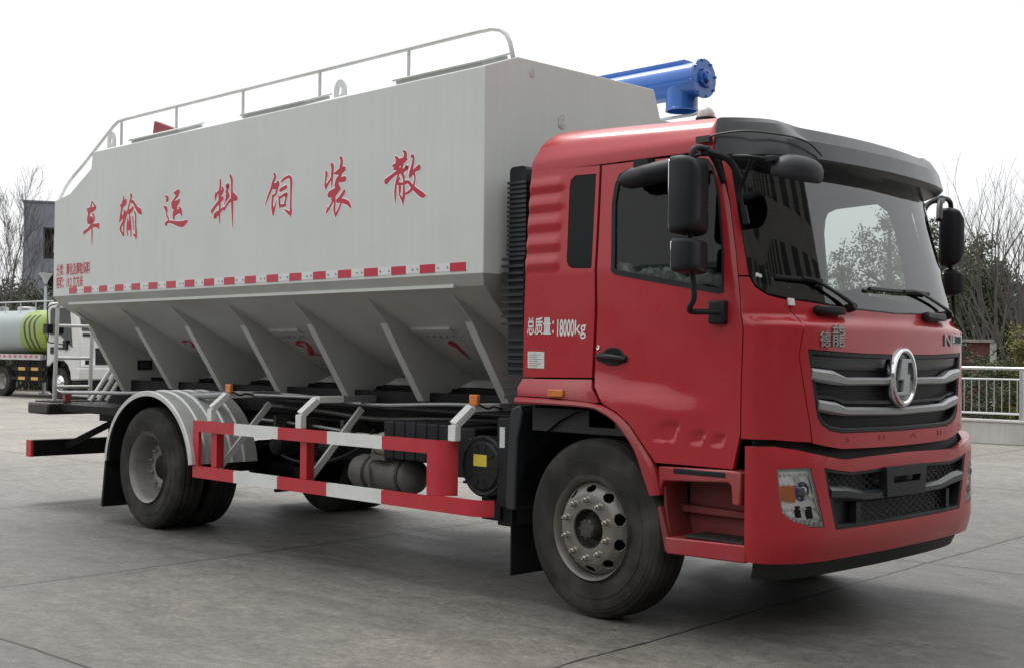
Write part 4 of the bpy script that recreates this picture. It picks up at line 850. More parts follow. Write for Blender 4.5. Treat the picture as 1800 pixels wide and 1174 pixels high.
t_.links.new(vo.outputs['Distance'], cr.inputs[0]); t_.links.new(cr.outputs[0], cmx.inputs[0]); t_.links.new(cmx.outputs[2], b_.inputs['Base Color'])
patch('grille_mesh', cab, insetu(gr, .01), [], [mesh_m, trim], gri, off=-.05, depth=.01)
def slat(name, m, zs, off, parent):
    """zs: list of (u, z top, z bottom) on the right half; a bevelled bar following the front"""
    pts = zs + [(12 - u, a, b) for u, a, b in reversed(zs) if u < 5.99]; dense = []
    for (u0, a0, b0), (u1, a1, b1) in zip(pts, pts[1:]):
        k = max(1, int(abs(u1 - u0) / .2)); dense += [(lerp(u0, u1, i / k), lerp(a0, a1, i / k), lerp(b0, b1, i / k)) for i in range(k)]
    dense.append(pts[-1]); rows = []
    for u, a, b in dense:
        h = a - b; rows.append([onS(cab, u, a, off - .045), onS(cab, u, a, off - .012), onS(cab, u, a - .25 * h, off + .004), onS(cab, u, b + .2 * h, off), onS(cab, u, b, off - .015), onS(cab, u, b, off - .045)])
    mb = MB(); mb.grid(rows); k = len(rows) - 1; mb.f += [tuple(range(5, -1, -1)), tuple(k * 6 + j for j in range(6))]; mb.m += [0, 0]
    return part(name, m, mb, parent, angle=25)
slat('grille_slat', visorm, [(4.17, 1.555, 1.475), (4.83, 1.548, 1.462), (6, 1.54, 1.45)], -.022, gri)
slat('silver_grille_bar', satin, [(4.245, 1.468, 1.403), (4.78, 1.454, 1.381), (5.07, 1.417, 1.372), (6, 1.414, 1.372)], .006, gri)
slat('grille_slat', visorm, [(4.34, 1.33, 1.305), (4.84, 1.32, 1.295), (5.06, 1.300, 1.268), (6, 1.29, 1.255)], -.018, gri)
slat('silver_grille_bar', satin, [(4.43, 1.300, 1.240), (4.842, 1.284, 1.217), (5.07, 1.256, 1.208), (6, 1.242, 1.196)], .006, gri)
slat('grille_slat', visorm, [(4.50, 1.185, 1.165), (4.72, 1.152, 1.132), (4.98, 1.137, 1.115), (6, 1.13, 1.108)], -.008, gri)
# emblem: oval chrome ring with an angular S
ex, ez = 1.302, 1.418
def emb(y, z, h): return (ex + h, y, ez + z)
mb = MB(); rows = []
for i in range(49):
    a = 2 * math.pi * i / 48; c_, s_ = math.cos(a), math.sin(a)
    rows.append([emb(ry * c_, rz * s_, h) for ry, rz, h in ((.142, .170, -.02), (.142, .170, .012), (.136, .164, .024), (.124, .150, .026), (.113, .139, .016), (.113, .139, -.02))])
mb.grid(rows); em = part('emblem', chrome, mb)
mb = MB(); mb.prism([(.116 * math.cos(2 * math.pi * i / 40), .142 * math.sin(2 * math.pi * i / 40)) for i in range(40)], -.02, .002, emb); part('emblem_back', mat('emblem_dark', (.03, .033, .04), .3, coat=.5), mb, em)
S_ = [(-.030, .103), (.090, .103), (.080, .080), (.024, .080), (.018, .012), (.066, .012), (.060, -.006), (.030, -.104), (-.100, -.104), (-.104, -.086), (-.022, -.086), (-.014, -.014), (-.064, -.014)]
S_ = [(-.028, .104), (.088, .104), (.086, .082), (.034, .080), (.028, .014), (.062, .016), (.062, .0), (.045, -.105), (-.092, -.105), (-.092, -.086), (-.022, -.086), (-.016, -.016), (-.066, -.018)]
mb = MB(); mb.prism(S_, .0, .022, emb); part('emblem_letter', satin, mb, em, bevel=.004)
# chrome badge characters, model badge, faint embossed letters
def front_fn(u0, z0, off, k=.0):
    x0 = arcl(u0)
    return lambda x, y, h: onS(cab, u0 + x / .3, z0 + y, off + h)
text_mesh('德', 'badge_character', satin, front, .088, front_fn(4.43, 1.588, .003), depth=.008, sx=.85)
text_mesh('龍', 'badge_character', satin, front, .125, front_fn(4.71, 1.592, .003), depth=.008, sx=.68)
text_mesh('N', 'model_badge', satin, front, .105, front_fn(6.93, 1.602, .003), depth=.006, sx=1.1)
patch('model_badge_plate', cab, [(7.30, 1.672), (8.02, 1.672), (7.98, 1.615), (7.26, 1.615)], [], [satin, satin], front, off=.006, depth=.008, bevel=.002)
text_mesh('3000', 'model_badge', black, front, .066, front_fn(7.34, 1.620, .0065), depth=.002, sx=1.1)
for ch, u0 in zip('SDAD', (5.04, 5.61, 6.21, 6.77)): text_mesh(ch, 'embossed_letter', embm, front, .040, front_fn(u0, 1.066, .001), depth=.002, sx=1.3)
for u_, z_, w_ in ((4.045, 1.828, .0),):
    patch('paper_sticker', cab, [(3.98, 1.832), (4.13, 1.830), (4.13, 1.792), (3.98, 1.794)], [], [sticker, sticker], front, off=.014, depth=.012, back=False)
# windscreen
ws_r = [(2.55, 2.56), (2.575, 2.285), (2.625, 2.106), (2.67, 1.952), (2.876, 1.898), (3.366, 1.856), (3.925, 1.838), (4.692, 1.818), (5.287, 1.794), (6, 1.782)]
def sym(r): return r + [(12 - u, z) for u, z in reversed(r) if u < 5.99]
ws = sym(ws_r)
fr_ = patch('windscreen_seal', cab, insetu(ws, .0), [insetu(ws, .042)], [mat('black_frit', (.012, .012, .013), .2, coat=.3), trim], T, off=-.002, depth=.02)
patch('windscreen', cab, insetu(ws, .003), [], [glass, glass], T, off=.0015, depth=.004, step=.04, back=False)
for k in (0, 1): mb = MB(); mb.lathe([(0, .011), (.003, .010), (.003, 0)], onS(cab, 3.02 + .12 * k, 1.955 - .006 * k, .004), snormal(cab, 3.0, 1.95), 14); part('round_sticker', sticker, mb, fr_)
# wipers and cowl boxes
def wp(u, z, o): return onS(cab, u, z, o)
for blade, arm, box in (([(3.66, 1.94), (4.2, 1.935), (4.75, 1.93)], [(4.35, 1.935), (4.62, 1.925), (5.10, 1.835), (5.22, 1.795)], (4.55, 5.05)), ([(5.55, 1.905), (6.1, 1.905), (6.75, 1.91)], [(6.15, 1.905), (6.5, 1.905), (7.30, 1.815), (7.42, 1.79)], (6.55, 7.1))):
    mb = MB(); mb.tube([wp(u, z, .022) for u, z in blade], .013, 6); mb.tube(smoothpath([wp(u, z, .034) for u, z in arm], 4), [.010] * 8 + [.013] * 5, 6)
    u, z = arm[-1]; mb.lathe([(-.03, .026), (.03, .024), (.036, .018), (.036, 0)], wp(u, z, .01), snormal(cab, u, z), 14); part('wiper', black, mb, bevel=0)
    patch('cowl_box', cab, [(box[0], 1.795), (box[1], 1.79), (box[1] + .03, 1.755), (box[0] + .1, 1.74), (box[0] - .02, 1.765)], [], [black, black], T, off=.045, depth=.05, bevel=.012)
# roof: side walls curl in to a crowned top
prof = [(0, 2.640), (0, 2.69), (.006, 2.715), (.018, 2.742), (.030, 2.768), (.042, 2.795), (.058, 2.823), (.085, 2.854), (.125, 2.885), (.19, 2.907), (.30, 2.922), (.50, 2.932), (.80, 2.938)]
rows = []
us = [0.0, .02, .08, .2, .4, .6, .8, .97, 1.15, 1.4, 1.7, 2.0, 2.35, 2.7, 3.2, 3.8, 4.4, 5, 5.5, 6]
us = us + [12 - u for u in us[-2::-1]]
for ins, z in prof:
    r_ = []
    for u in us:
        x, y, _ = cab(u, 2.66); s_ = 1 if y > 0 else -1; t = sstep(.9, 3, u if u <= 6 else 12 - u)
        fx = 1 - ins * .55; xr = max(-.58 + ins * .75, x - ins * 1.0 * t - (.05 * t))
        k = max(0, (abs(y) - ins)) / max(abs(y), 1e-6)
        r_.append((xr, y * k, z - .062 * max(0, min(1, (x + .45) / 1.2)) * max(0, z - 2.70) / .22))
    rows.append(r_)
mb = MB(); mb.grid(rows); n_ = len(us); k = len(mb.v) - n_; mb.f.append(tuple(range(k, k + n_))); mb.m.append(0)
mb.grid([[(-.58, -1.1, 2.642), (-.58, 1.1, 2.642)], [(-.58, -1.1, 2.70), (-.58, 1.1, 2.70)]])
roof = part('roof', red, mb, angle=50)
mb = MB()
for x_ in (-.42, -.26, -.1, .08, .2, .3): mb.lathe([(0, .012), (.012, .012), (.014, 0)], (x_ * 1.0, -.78, 2.918 - .052 * max(0, min(1, (x_ + .45) / 1.2))), (0, 0, 1), 8)
part('roof_bolt', black, mb, roof)
# rear wall, inner shell, floor
mb = MB(); mb.box(-.60, -.57, -1.08, 1.08, 1.26, 2.66); part('rear_wall', red, mb)
mb = MB(); mb.box(-.56, .95, -1.12, 1.12, 1.06, 1.20); mb.box(.93, 1.04, -1.02, 1.02, 1.06, 1.66); part('cab_floor', trim, mb)
mb = MB(); mb.box(-.565, -.52, -1.105, -1.02, 1.2, 2.60); mb.box(-.565, -.52, 1.02, 1.105, 1.2, 2.60); mb.box(-.56, .62, -1.06, 1.06, 2.63, 2.65); mb.box(-.56, -.54, -1.12, 1.12, 1.2, 2.63); part('headliner', trim, mb)
patch('gap_filler', bump, [(1.5, 1.16), (1.5, .9), (4, .9), (6, .86), (8, .9), (10.5, .9), (10.5, 1.16), (6, 1.12)], [], [blackm, blackm], T, off=-.075, depth=.02)
dtrim = [(.43, 2.62), (1.9, 2.60), (2.1, 2.343), (2.05, 2.067), (1.7, 1.70), (1.66, 1.30), (.45, 1.30), (.40, 2.0)]
for m_ in (False, True): patch('door_trim', cab, dtrim, [insetu([(.500, 2.403), (.520, 2.507), (.545, 2.560), (.604, 2.586), (.88, 2.590), (.94, 2.52), (.955, 2.40), (.955, 2.10), (.94, 1.88), (.746, 1.925), (.497, 1.992), (.484, 2.012)], .012)] if m_ else [insetu(dwin, .02)], [trim, trim], T, off=-.06, depth=.03, mirror=m_)
patch('windscreen_header', cab, [(2.0, 2.66), (2.0, 2.50), (10, 2.50), (10, 2.66)], [], [trim, trim], T, off=-.03, depth=.05)
mb = MB(); mb.box(-.10, .10, -1.12, -1.06, 1.1, 2.64); mb.box(-.10, .10, 1.06, 1.12, 1.1, 2.64); part('door_pillar_trim', trim, mb)
for s in (-1, 1): mb = MB(); mb.box(-.5, .82, min(s * 1.0, s * 1.09), max(s * 1.0, s * 1.09), 2.60, 2.665); part('roof_rail_trim', trim, mb)
mb = MB(); mb.box(-.58, .85, -1.0, 1.0, 2.652, 2.70); part('roof_liner', trim, mb)
# dashboard, wheel, seats
mb = MB(); mb.prism([(.95, 1.2), (1.07, 1.60), (1.07, 1.74), (.92, 1.79), (.72, 1.76), (.66, 1.66), (.75, 1.2)], -.92, .92, lambda a, b, h: (a, h, b)); mb.prism([(.74, 1.78), (.92, 1.81), (.98, 1.80), (.76, 1.74)], .25, .90, lambda a, b, h: (a, h, b)); part('dashboard', trim, mb, bevel=.02)
mb = MB(); rows = []
for i in range(33):
    a = 2 * math.pi * i / 32; c_ = Vector((.53, .55, 1.86)); n1 = Vector((-.40, 0, .92)).normalized(); e1 = Vector((0, 1, 0)); e2 = n1.cross(e1); d_ = e1 * math.cos(a) + e2 * math.sin(a)
    rows.append([c_ + d_ * (.225 + .016 * math.cos(b)) + n1 * .016 * math.sin(b) for b in [2 * math.pi * k / 8 for k in range(8)]])
mb.grid(rows, closed=True); mb.tube([c_, c_ + Vector((.32, 0, -.28))], .035, 10); mb.bar(c_ + e1 * .22, c_ - e1 * .22, .05, .02); mb.bar(c_, c_ - e2 * .21, .05, .02); part('steering_wheel', black, mb)
for y_ in (-.62, .55):
    mb = MB(); mb.prism(rrect(-.30, .22, 1.50, 1.66, .06), y_ - .26, y_ + .26, lambda a, b, h: (a, h, b)); mb.box(-.25, .15, y_ - .2, y_ + .2, 1.2, 1.5)
    mb.prism([(-.42, 1.62), (-.26, 1.62), (-.36, 2.32), (-.42, 2.36), (-.50, 2.34)], y_ - .25, y_ + .25, lambda a, b, h: (a, h, b)); mb.prism(rrect(-.50, -.40, 2.36, 2.56, .04), y_ - .14, y_ + .14, lambda a, b, h: (a, h, b)); part('seat', seatm, mb, bevel=.03)
# crumpled protective film along the passenger door sill and over the seat
random.seed(3); mb = MB(); rows = []
for i in range(36):
    x_ = .02 + .9 * i / 35; r_ = []
    for j in range(9):
        a = math.pi * j / 8; rr_ = .058 + .012 * math.sin(i * .9 + j * .8) + .006 * math.sin(i * 2.3) + random.uniform(-.005, .005); r_.append((x_, -1.085 + .02 * math.cos(a * 2) + rr_ * math.cos(a), 1.97 - .10 * max(0, x_) + .06 * math.sin(i * .5) * .3 + rr_ * 1.3 * math.sin(a)))
    rows.append(r_)
mb.grid(rows); part('crumpled_film', mat('plastic_film', (.46, .46, .44), .25, coat=.6, noise=.4, nscale=30), mb, angle=60)
mb = MB(); rows = []
for i in range(16):
    t = i / 15; rows.append([(.93 - .05 * t + random.uniform(-.02, .02), -.98 + .5 * k / 11 + random.uniform(-.01, .01), 1.80 + .22 * t * (1 - .6 * abs(k - 4) / 8) + random.uniform(-.012, .012)) for k in range(12)])
mb.grid(rows); part('film_sheet', film, mb, angle=15)
# sun visor: profile swept round the front of the cab
secs = []
def vsec(u):
    """profile at plan position u: list of (offset forward from windscreen surface, z)"""
    e = sstep(2.1, 3.1, u)               # side end -> front
    hi = 1 - sstep(4.1, 4.75, u)         # raised shoulder near the ends
    zt = lerp(2.79, 2.815, hi); zc = lerp(2.725, 2.79, hi); zl = lerp(2.60, 2.59, e); e2 = sstep(2.6, 4.3, u)
    return [(-.10, zt - .03), (-.05 + .0 * e, zt), (.004 + .02 * e, zt - .004), (.012 + .030 * e + .02 * e2, zc - .006), (.016 + .05 * e + .05 * e2, 2.70), (.018 + .06 * e + .065 * e2, zl + .012), (.014 + .055 * e + .065 * e2, zl), (.012 + .045 * e + .05 * e2, lerp(2.59, 2.572, e)), (.004, lerp(2.575, 2.545, e)), (-.01, lerp(2.555, 2.485, e))]
ul = [1.72, 1.74, 1.82, 2.0, 2.2, 2.45, 2.7, 2.95, 3.2, 3.5, 3.8, 4.05, 4.2, 4.35, 4.5, 4.65, 4.8, 5.1, 5.5, 6.0]
rows = []
for u in ul + [12 - u for u in ul[-2::-1]]:
    v = u if u <= 6 else 12 - u; r_ = []
    k_ = sstep(1.70, 1.86, v)
    for of, z in vsec(v):
        zc_ = 2.70; z = lerp(zc_, z, .55 + .45 * k_); of = of if of < 0 else of * k_ + .006 * (1 - k_)
        base = Vector(cab(u, 2.60)); nn = snormal(cab, u, 2.60); nn.z = 0; nn.normalize(); p = base + nn * of; r_.append((p.x, p.y, z))
    rows.append(r_)
mb = MB(); mb.grid(rows); vis = part('sun_visor', visorm, mb, angle=18)
for s in (-1, 1):
    def vp(u, z, o):
        u_ = u if s < 0 else 12 - u; b_ = Vector(cab(u_, 2.60)); n_ = snormal(cab, u_, 2.60); n_.z = 0; n_.normalize(); b_ += n_ * o; b_.z = z; return b_
    if s > 0: continue
    mb = MB(); mb.tube(smoothpath([vp(1.2, 2.695, .03), vp(1.9, 2.712, .045), vp(2.6, 2.72, .105), vp(3.4, 2.715, .14), vp(4.1, 2.705, .145), vp(4.5, 2.68, .155), vp(4.75, 2.62, .155)], 5), .0055, 6); mb.obox(Matrix.Translation(vp(1.15, 2.697, .02)), .09, .03, .035); part('visor_crease_line', hubm, mb, vis)  # thin tube laid along the visor crease to draw its line
# windscreen top dark band under the visor
# mirrors
def mirror_set(s):
    tk_, wk_ = (.25, 1.0) if s < 0 else (-.55, .85)
    def P(x, y, z): return (x + (.02 if s > 0 and y > 1.25 else 0), s * (y + (.11 * (y - 1.1) / .3 if s > 0 and y > 1.1 else 0)), z)
    def body(xc, yc, z0, z1, w, d, r, name, m):
        """rounded housing: bulged front, flat glass facing back"""
        rows = []; out = rrect(-w / 2, w / 2, z0, z1, r, 5)
        cz = (z0 + z1) / 2
        for k, (dx, sc) in enumerate(((-.0, .97), (.006, 1.0), (d * .55, 1.0), (d * .85, .95), (d, .80), (d * 1.03, .4))):
            rows.append([P(xc + dx + tk_ * a, yc + a * sc * wk_, cz + (b - cz) * (sc if sc > .9 else sc * .5 + .48)) for a, b in out])
        mb = MB(); mb.grid(rows, closed=True); k = len(mb.v) - len(out); mb.f.append(tuple(range(k, k + len(out)))); mb.m.append(0); mb.f.append(tuple(range(len(out) - 1, -1, -1))); mb.m.append(0)
        o = part(name, mirrm, mb, m, angle=50)
        mb = MB(); mb.prism(rrect(-w / 2 + .012, w / 2 - .012, z0 + .012, z1 - .012, r * .8, 4), -.002, -.006, lambda a, b, h: P(xc + h + tk_ * a, yc + a * wk_, b)); part('mirror_glass', chrome, mb, o)
        return o
    ob = body(.775 if s < 0 else .77, 1.415, 2.155, 2.552, .31 if s < 0 else .235, .13, .035, 'side_mirror', T)
    mb = MB(); mb.tube(smoothpath([P(.845, 1.13, 2.46), P(.845, 1.20, 2.56), P(.855, 1.30, 2.61), P(.85, 1.40, 2.60), P(.845, 1.42, 2.50)], 5), .017, 10)
    part('mirror_arm', black, mb, ob); mb = MB(); mb.tube([P(.84, 1.42, 2.16), P(.85, 1.42, 2.10)], .016, 8); part('mirror_link', black, mb, ob); mb = MB()
    mb.tube(smoothpath([P(.86, 1.42, 1.97), P(.87, 1.415, 1.83), P(.84, 1.41, 1.775), P(.82, 1.37, 1.755), P(.86, 1.28, 1.755), P(.90, 1.20, 1.755)], 5), .0155, 10); part('mirror_arm', black, mb, ob)
    mb = MB(); mb.obox(Matrix.Translation(P(.87, 1.20, 1.755)), .10, .055, .125); part('arm_bracket', black, mb, ob, bevel=.012)
    body(.80 if s < 0 else .79, 1.425, 1.952, 2.128, .31 if s < 0 else .235, .11, .03, 'wide_angle_mirror', T)
    # second upper arm and pillar clamp
    mb = MB(); mb.lathe([(-.02, .03), (.02, .03), (.03, .02), (.03, 0)], P(.845, 1.30, 2.60), (0, 0, 1), 14); mb.tube(smoothpath([P(.86, 1.30, 2.60), P(.93, 1.20, 2.56), P(.97, 1.13, 2.44)], 5), .02, 8); mb.tube([P(.85, 1.30, 2.60), P(.70, 1.28, 2.565), P(.5, 1.23, 2.575)], .011, 8); part('arm_clamp', black, mb, ob)
mirror_set(-1); mirror_set(1)
# kerb mirror over the passenger door, look-down mirror ahead of the windscreen
mb = MB(); rows = []
for i in range(13):
    t = i / 12; x_ = lerp(.24, .64, t); h = .066 * math.sqrt(max(.12, 1 - (1 - min(1, t / .22)) ** 2)) ; zc = lerp(2.500, 2.535, t); rows.append([(x_, -1.25 + .085 * math.cos(a) * (.5 + .5 * min(1, t * 2)), zc + h * math.sin(a) * (1.0 if math.sin(a) > 0 else .8)) for a in [2 * math.pi * k / 14 for k in range(14)]])
mb.grid(rows, closed=True); mb.f += [tuple(range(13, -1, -1)), tuple(12 * 14 + k for k in range(14))]; mb.m += [0, 0]; mb.obox(Matrix.Translation((.40, -1.25, 2.585)), .10, .07, .05); part('kerb_mirror', mirrm, mb, angle=50)
mb = MB(); rows = []; cc = Vector((1.27, -1.07, 2.49)); tl = Matrix.Rotation(R(2), 3, 'X') @ Matrix.Rotation(R(16), 3, 'Y')
for hz, sc in ((-.035, .9), (-.03, .985), (-.012, 1.0), (.012, .96), (.032, .82), (.045, .55), (.05, .2)):
    rows.append([cc + tl @ Vector((.115 * sc * math.cos(a), .175 * sc * math.sin(a), hz * 1.45)) for a in [2 * math.pi * k / 32 for k in range(32)]])
mb.grid(rows, closed=True); k = len(mb.v) - 32; mb.f += [tuple(range(k, k + 32)), tuple(range(31, -1, -1))]; mb.m += [0, 0]; ldm = part('look_down_mirror', lookm, mb, angle=60)
mb = MB(); mb.obox(Matrix.Translation((1.215, -1.20, 2.532)) , .055, .11, .03)
mb.tube(smoothpath([(1.21, -1.20, 2.53), (1.13, -1.30, 2.545), (1.02, -1.25, 2.565), (.93, -1.16, 2.585)], 5), .010, 8)
mb.tube(smoothpath([(1.11, -1.245, 2.55), (1.01, -1.17, 2.46), (.965, -1.145, 2.40), (.975, -1.135, 2.30)], 5), .012, 8); mb.bar((.975, -1.13, 2.32), (.995, -1.125, 2.22), .03, .03); part('mirror_bracket', mirrm, mb, ldm, bevel=.004)
# beacon on the roof
mb = MB(); mb.lathe([(-.03, .062), (.022, .062), (.024, .055)], (.39, -.66, 2.905), (0, 0, 1), 24); bc = part('roof_beacon', black, mb)
mb = MB(); mb.lathe([(.022, .056), (.04, .055), (.065, .045), (.085, .026), (.092, 0)], (.39, -.66, 2.905), (0, 0, 1), 24); mb.build('beacon_dome', mat('beacon_lens', (.42, .41, .38), .2, coat=.6, noise=.25, nscale=30), bc)
# ribbed intake snorkel behind the cab
mb = MB(); mb.prism(rrect(-.80, -.655, 1.38, 2.70, .03, 3), -1.10, -.86, lambda a, b, h: (a, h, b)); snk = part('intake_snorkel', black, mb)
mb = MB()
for i in range(26):
    z_ = 2.60 - i * .030 if i < 16 else 2.60 - 16 * .030 - (i - 16) * .045; w_ = .0 if i < 16 else .03
    mb.box(-.81 - w_, -.645, -1.112 - w_ * .5, -.86, z_ - .010, z_ + .006)
for i in range(9): z_ = 1.62 - i * .045; mb.box(-.81, -.63, -1.12, -.86, z_ - .014, z_ + .004)
part('snorkel_rib', visorm, mb, snk)
# ---- bumper with lamps and lower grille
hl = [(2.928, .944), (3.5, .949), (4.065, .948), (4.20, .846), (4.315, .746), (4.442, .625), (4.15, .634), (3.895, .650), (3.453, .682), (3.149, .719), (3.065, .777), (2.982, .886)]
hlm = [(12 - u, z) for u, z in reversed(hl)]
lo_r = [(4.409, .943), (5.04, .908), (5.585, .914), (6, .916)]; lo_b = [(6, .606), (5.255, .606), (4.70, .609), (4.55, .78)]
lo = lo_r + [(12 - u, z) for u, z in lo_r[-2::-1]] + [(12 - u, z) for u, z in lo_b[:0:-1]] + lo_b
bp_r = [(1.0, 1.06), (2.911, 1.060), (3.717, 1.042), (4.309, 1.012), (4.889, .978), (5.3, .984), (6, .990)]; bp_b = [(6, .445), (4.427, .445), (2.8, .452), (1.0, .462)]
bpo = bp_r + [(12 - u, z) for u, z in bp_r[-2::-1]] + [(12 - u, z) for u, z in bp_b[:0:-1]] + bp_b
def bdisp(x, y, z): return -.006 * (1 - sstep(.50, .575, z))
bumper = patch('bumper', bump, bpo, [hl, hlm, lo], [red, trim], T, depth=.05, step=.045, fine=[(2.5, 9.5, .52, .62, .05, .018)])
for m_ in (False, True):
    h_ = patch('headlight', bump, insetu(hl, .003), [], [lampref, lampref], T, off=-.026, depth=.01, mirror=m_, step=.03, disp=lambda x, y, z: .020 * (1 - ((z - .615) / .058) % 1), fine=[(2.9, 4.5, .6, .96, .05, .0095)])
    s = 1 if m_ else -1
    rim_ = patch('lens_bezel', bump, insetu(hl, .002), [insetu(hl, .012)], [satin, black], h_, off=-.004, depth=.05, mirror=m_)
    patch('turn_signal', bump, [(3.02, .855), (3.62, .852), (3.66, .82), (3.62, .77), (3.07, .782)], [], [amber, amber], h_, off=-.006, depth=.02, mirror=m_)
    c_ = onS(bump, 3.86, .825, -.018); c_.y *= -s * -1 if False else (1 if s < 0 else -1); ax_ = snormal(bump, 4.0, .82); ax_.y *= (1 if s < 0 else -1)
    mb = MB(); mb.lathe([(-.03, .05), (.006, .05), (.012, .043), (.006, .040)], c_, ax_, 24); mb.build('projector_ring', bluel, h_)
    mb = MB(); mb.lathe([(-.02, .041), (.006, .038), (.02, .024), (.025, 0)], c_, ax_, 24); mb.build('projector_lens', mat('projector_glass', (.05, .055, .07), .04, coat=1), h_)
    mb = MB()
    for k in range(10):
        u_ = lerp(3.2, 4.36, k / 9); z_ = lerp(.712, .642, min(1, (k / 9) ** .5)) ; q_ = onS(bump, u_, z_ + .006, -.012); q_.y *= (1 if s < 0 else -1); mb.lathe([(0, .012), (.008, .010), (.010, 0)], q_, ax_, 8)
    mb.build('led_strip', sticker, h_)
    for u0_, z0_, z1_ in ((3.62, .69, .75), (3.95, .68, .745)):
        patch('lamp_baffle', bump, [(u0_, z1_), (u0_ + .16, z1_), (u0_ + .22, z0_), (u0_ + .04, z0_)], [], [blackm, blackm], h_, off=-.008, depth=.006, mirror=m_)
    patch('reflector_wedge', bump, [(4.02, .93), (4.10, .93), (4.36, .70), (4.26, .72)], [], [sticker, sticker], h_, off=-.006, depth=.006, mirror=m_)
    patch('reflector_wedge', bump, [(3.55, .90), (3.72, .905), (3.80, .88), (3.66, .868)], [], [sticker, sticker], h_, off=-.006, depth=.006, mirror=m_)
    patch('headlight_glass', bump, insetu(hl, .003), [], [lensglass, lensglass], h_, off=-.001, depth=.003, mirror=m_, back=False)
lg = patch('lower_grille', bump, insetu(lo, -.002), [insetu(lo, .02)], [black, black], T, off=-.003, depth=.06, bevel=.004)
diam = bpy.data.materials.new('diamond_mesh'); diam.use_nodes = True; t_ = diam.node_tree; b_ = t_.nodes['Principled BSDF']; b_.inputs['Roughness'].default_value = .5; b_.inputs['Base Color'].default_value = (.003, .003, .003, 1)
patch('grille_backing', bump, insetu(lo, .01), [], [diam, trim], lg, off=-.06, depth=.01)
def bb(u, z, o): return onS(bump, u, z, o)
mb = MB()
for (ua, ub, za, zb) in ((4.55, 5.62, .80, .905), (6.38, 7.45, .80, .905), (5.25, 6.9, .625, .735)):
    hgt = zb - za; n_ = int((ub - ua) * .28 / .035)
    for k in range(-3, n_ + 1):
        for d_ in (1, -1):
            u0 = ua + k * .125; u1 = u0 + hgt / .28 * .9
            if d_ < 0: pa, pb = (u0, zb), (u1, za)
            else: pa, pb = (u0, za), (u1, zb)
            # clip to panel
            (a0, z0), (a1, z1) = pa, pb
            if a1 < ua or a0 > ub: continue
            if a0 < ua: z0 = lerp(z0, z1, (ua - a0) / (a1 - a0)); a0 = ua
            if a1 > ub: z1 = lerp(z0, z1, (ub - a0) / (a1 - a0)); a1 = ub
            mb.bar(bb(a0, z0, -.040 - .002 * d_), bb(a1, z1, -.040 - .002 * d_), .004, .007, upv=(1, 0, 0))
part('diamond_mesh', mat('mesh_plastic', (.03, .03, .032), .45), mb, lg, smooth=False)
def lslat(zs, off, nm='lower_slat', m=visorm, th=.05):
    pts = zs + [(12 - u, a, b) for u, a, b in reversed(zs) if u < 5.99]; dense = []
    for (u0, a0, b0), (u1, a1, b1) in zip(pts, pts[1:]):
        k = max(1, int(abs(u1 - u0) / .2)); dense += [(lerp(u0, u1, i / k), lerp(a0, a1, i / k), lerp(b0, b1, i / k)) for i in range(k)]
    dense.append(pts[-1]); rows = []
    for u, a, b in dense:
        h = a - b; rows.append([bb(u, a, off - th), bb(u, a, off - .02), bb(u, a - .3 * h, off + .004), bb(u, b + .25 * h, off), bb(u, b, off - .02), bb(u, b, off - th)])
    mb = MB(); mb.grid(rows); k = len(rows) - 1; mb.f += [tuple(range(5, -1, -1)), tuple(k * 6 + j for j in range(6))]; mb.m += [0, 0]; return part(nm, m, mb, lg, angle=25)
lslat([(4.58, .845, .765), (4.95, .835, .755), (5.3, .80, .735), (6, .79, .735)], .004)
lslat([(4.72, .632, .611), (6, .628, .608)], -.005)
for u0_, u1_ in ((4.70, 5.2), (6.95, 7.3)):
    mb = MB(); mb.tube([bb(u0_ + .02, .72, -.03), bb(u1_, .72, -.03)], .006, 6)
patch('fog_lamp_pocket', bump, [(5.16, .74), (5.24, .74), (5.24, .615), (5.16, .615)], [], [black, black], lg, off=-.012, depth=.04); patch('fog_lamp_pocket', bump, [(6.9, .74), (6.98, .74), (6.98, .615), (6.9, .615)], [], [black, black], lg, off=-.012, depth=.04)
pl = patch('plate_holder', bump, [(5.585, .918), (6.335, .918), (6.30, .748), (5.60, .752)], [[(5.70, .862), (6.22, .862), (6.20, .825), (5.71, .825)]], [black, black], T, off=.022, depth=.05, bevel=.005)
patch('bumper_chin', bump, [(1.6, .47), (4, .455), (6, .452), (8, .455), (10.4, .47), (10.4, .36), (8, .325), (6, .32), (4, .325), (1.6, .36)], [], [mat('black_chin', (.012, .012, .012), .6, noise=.3), trim], T, off=-.05, depth=.03)
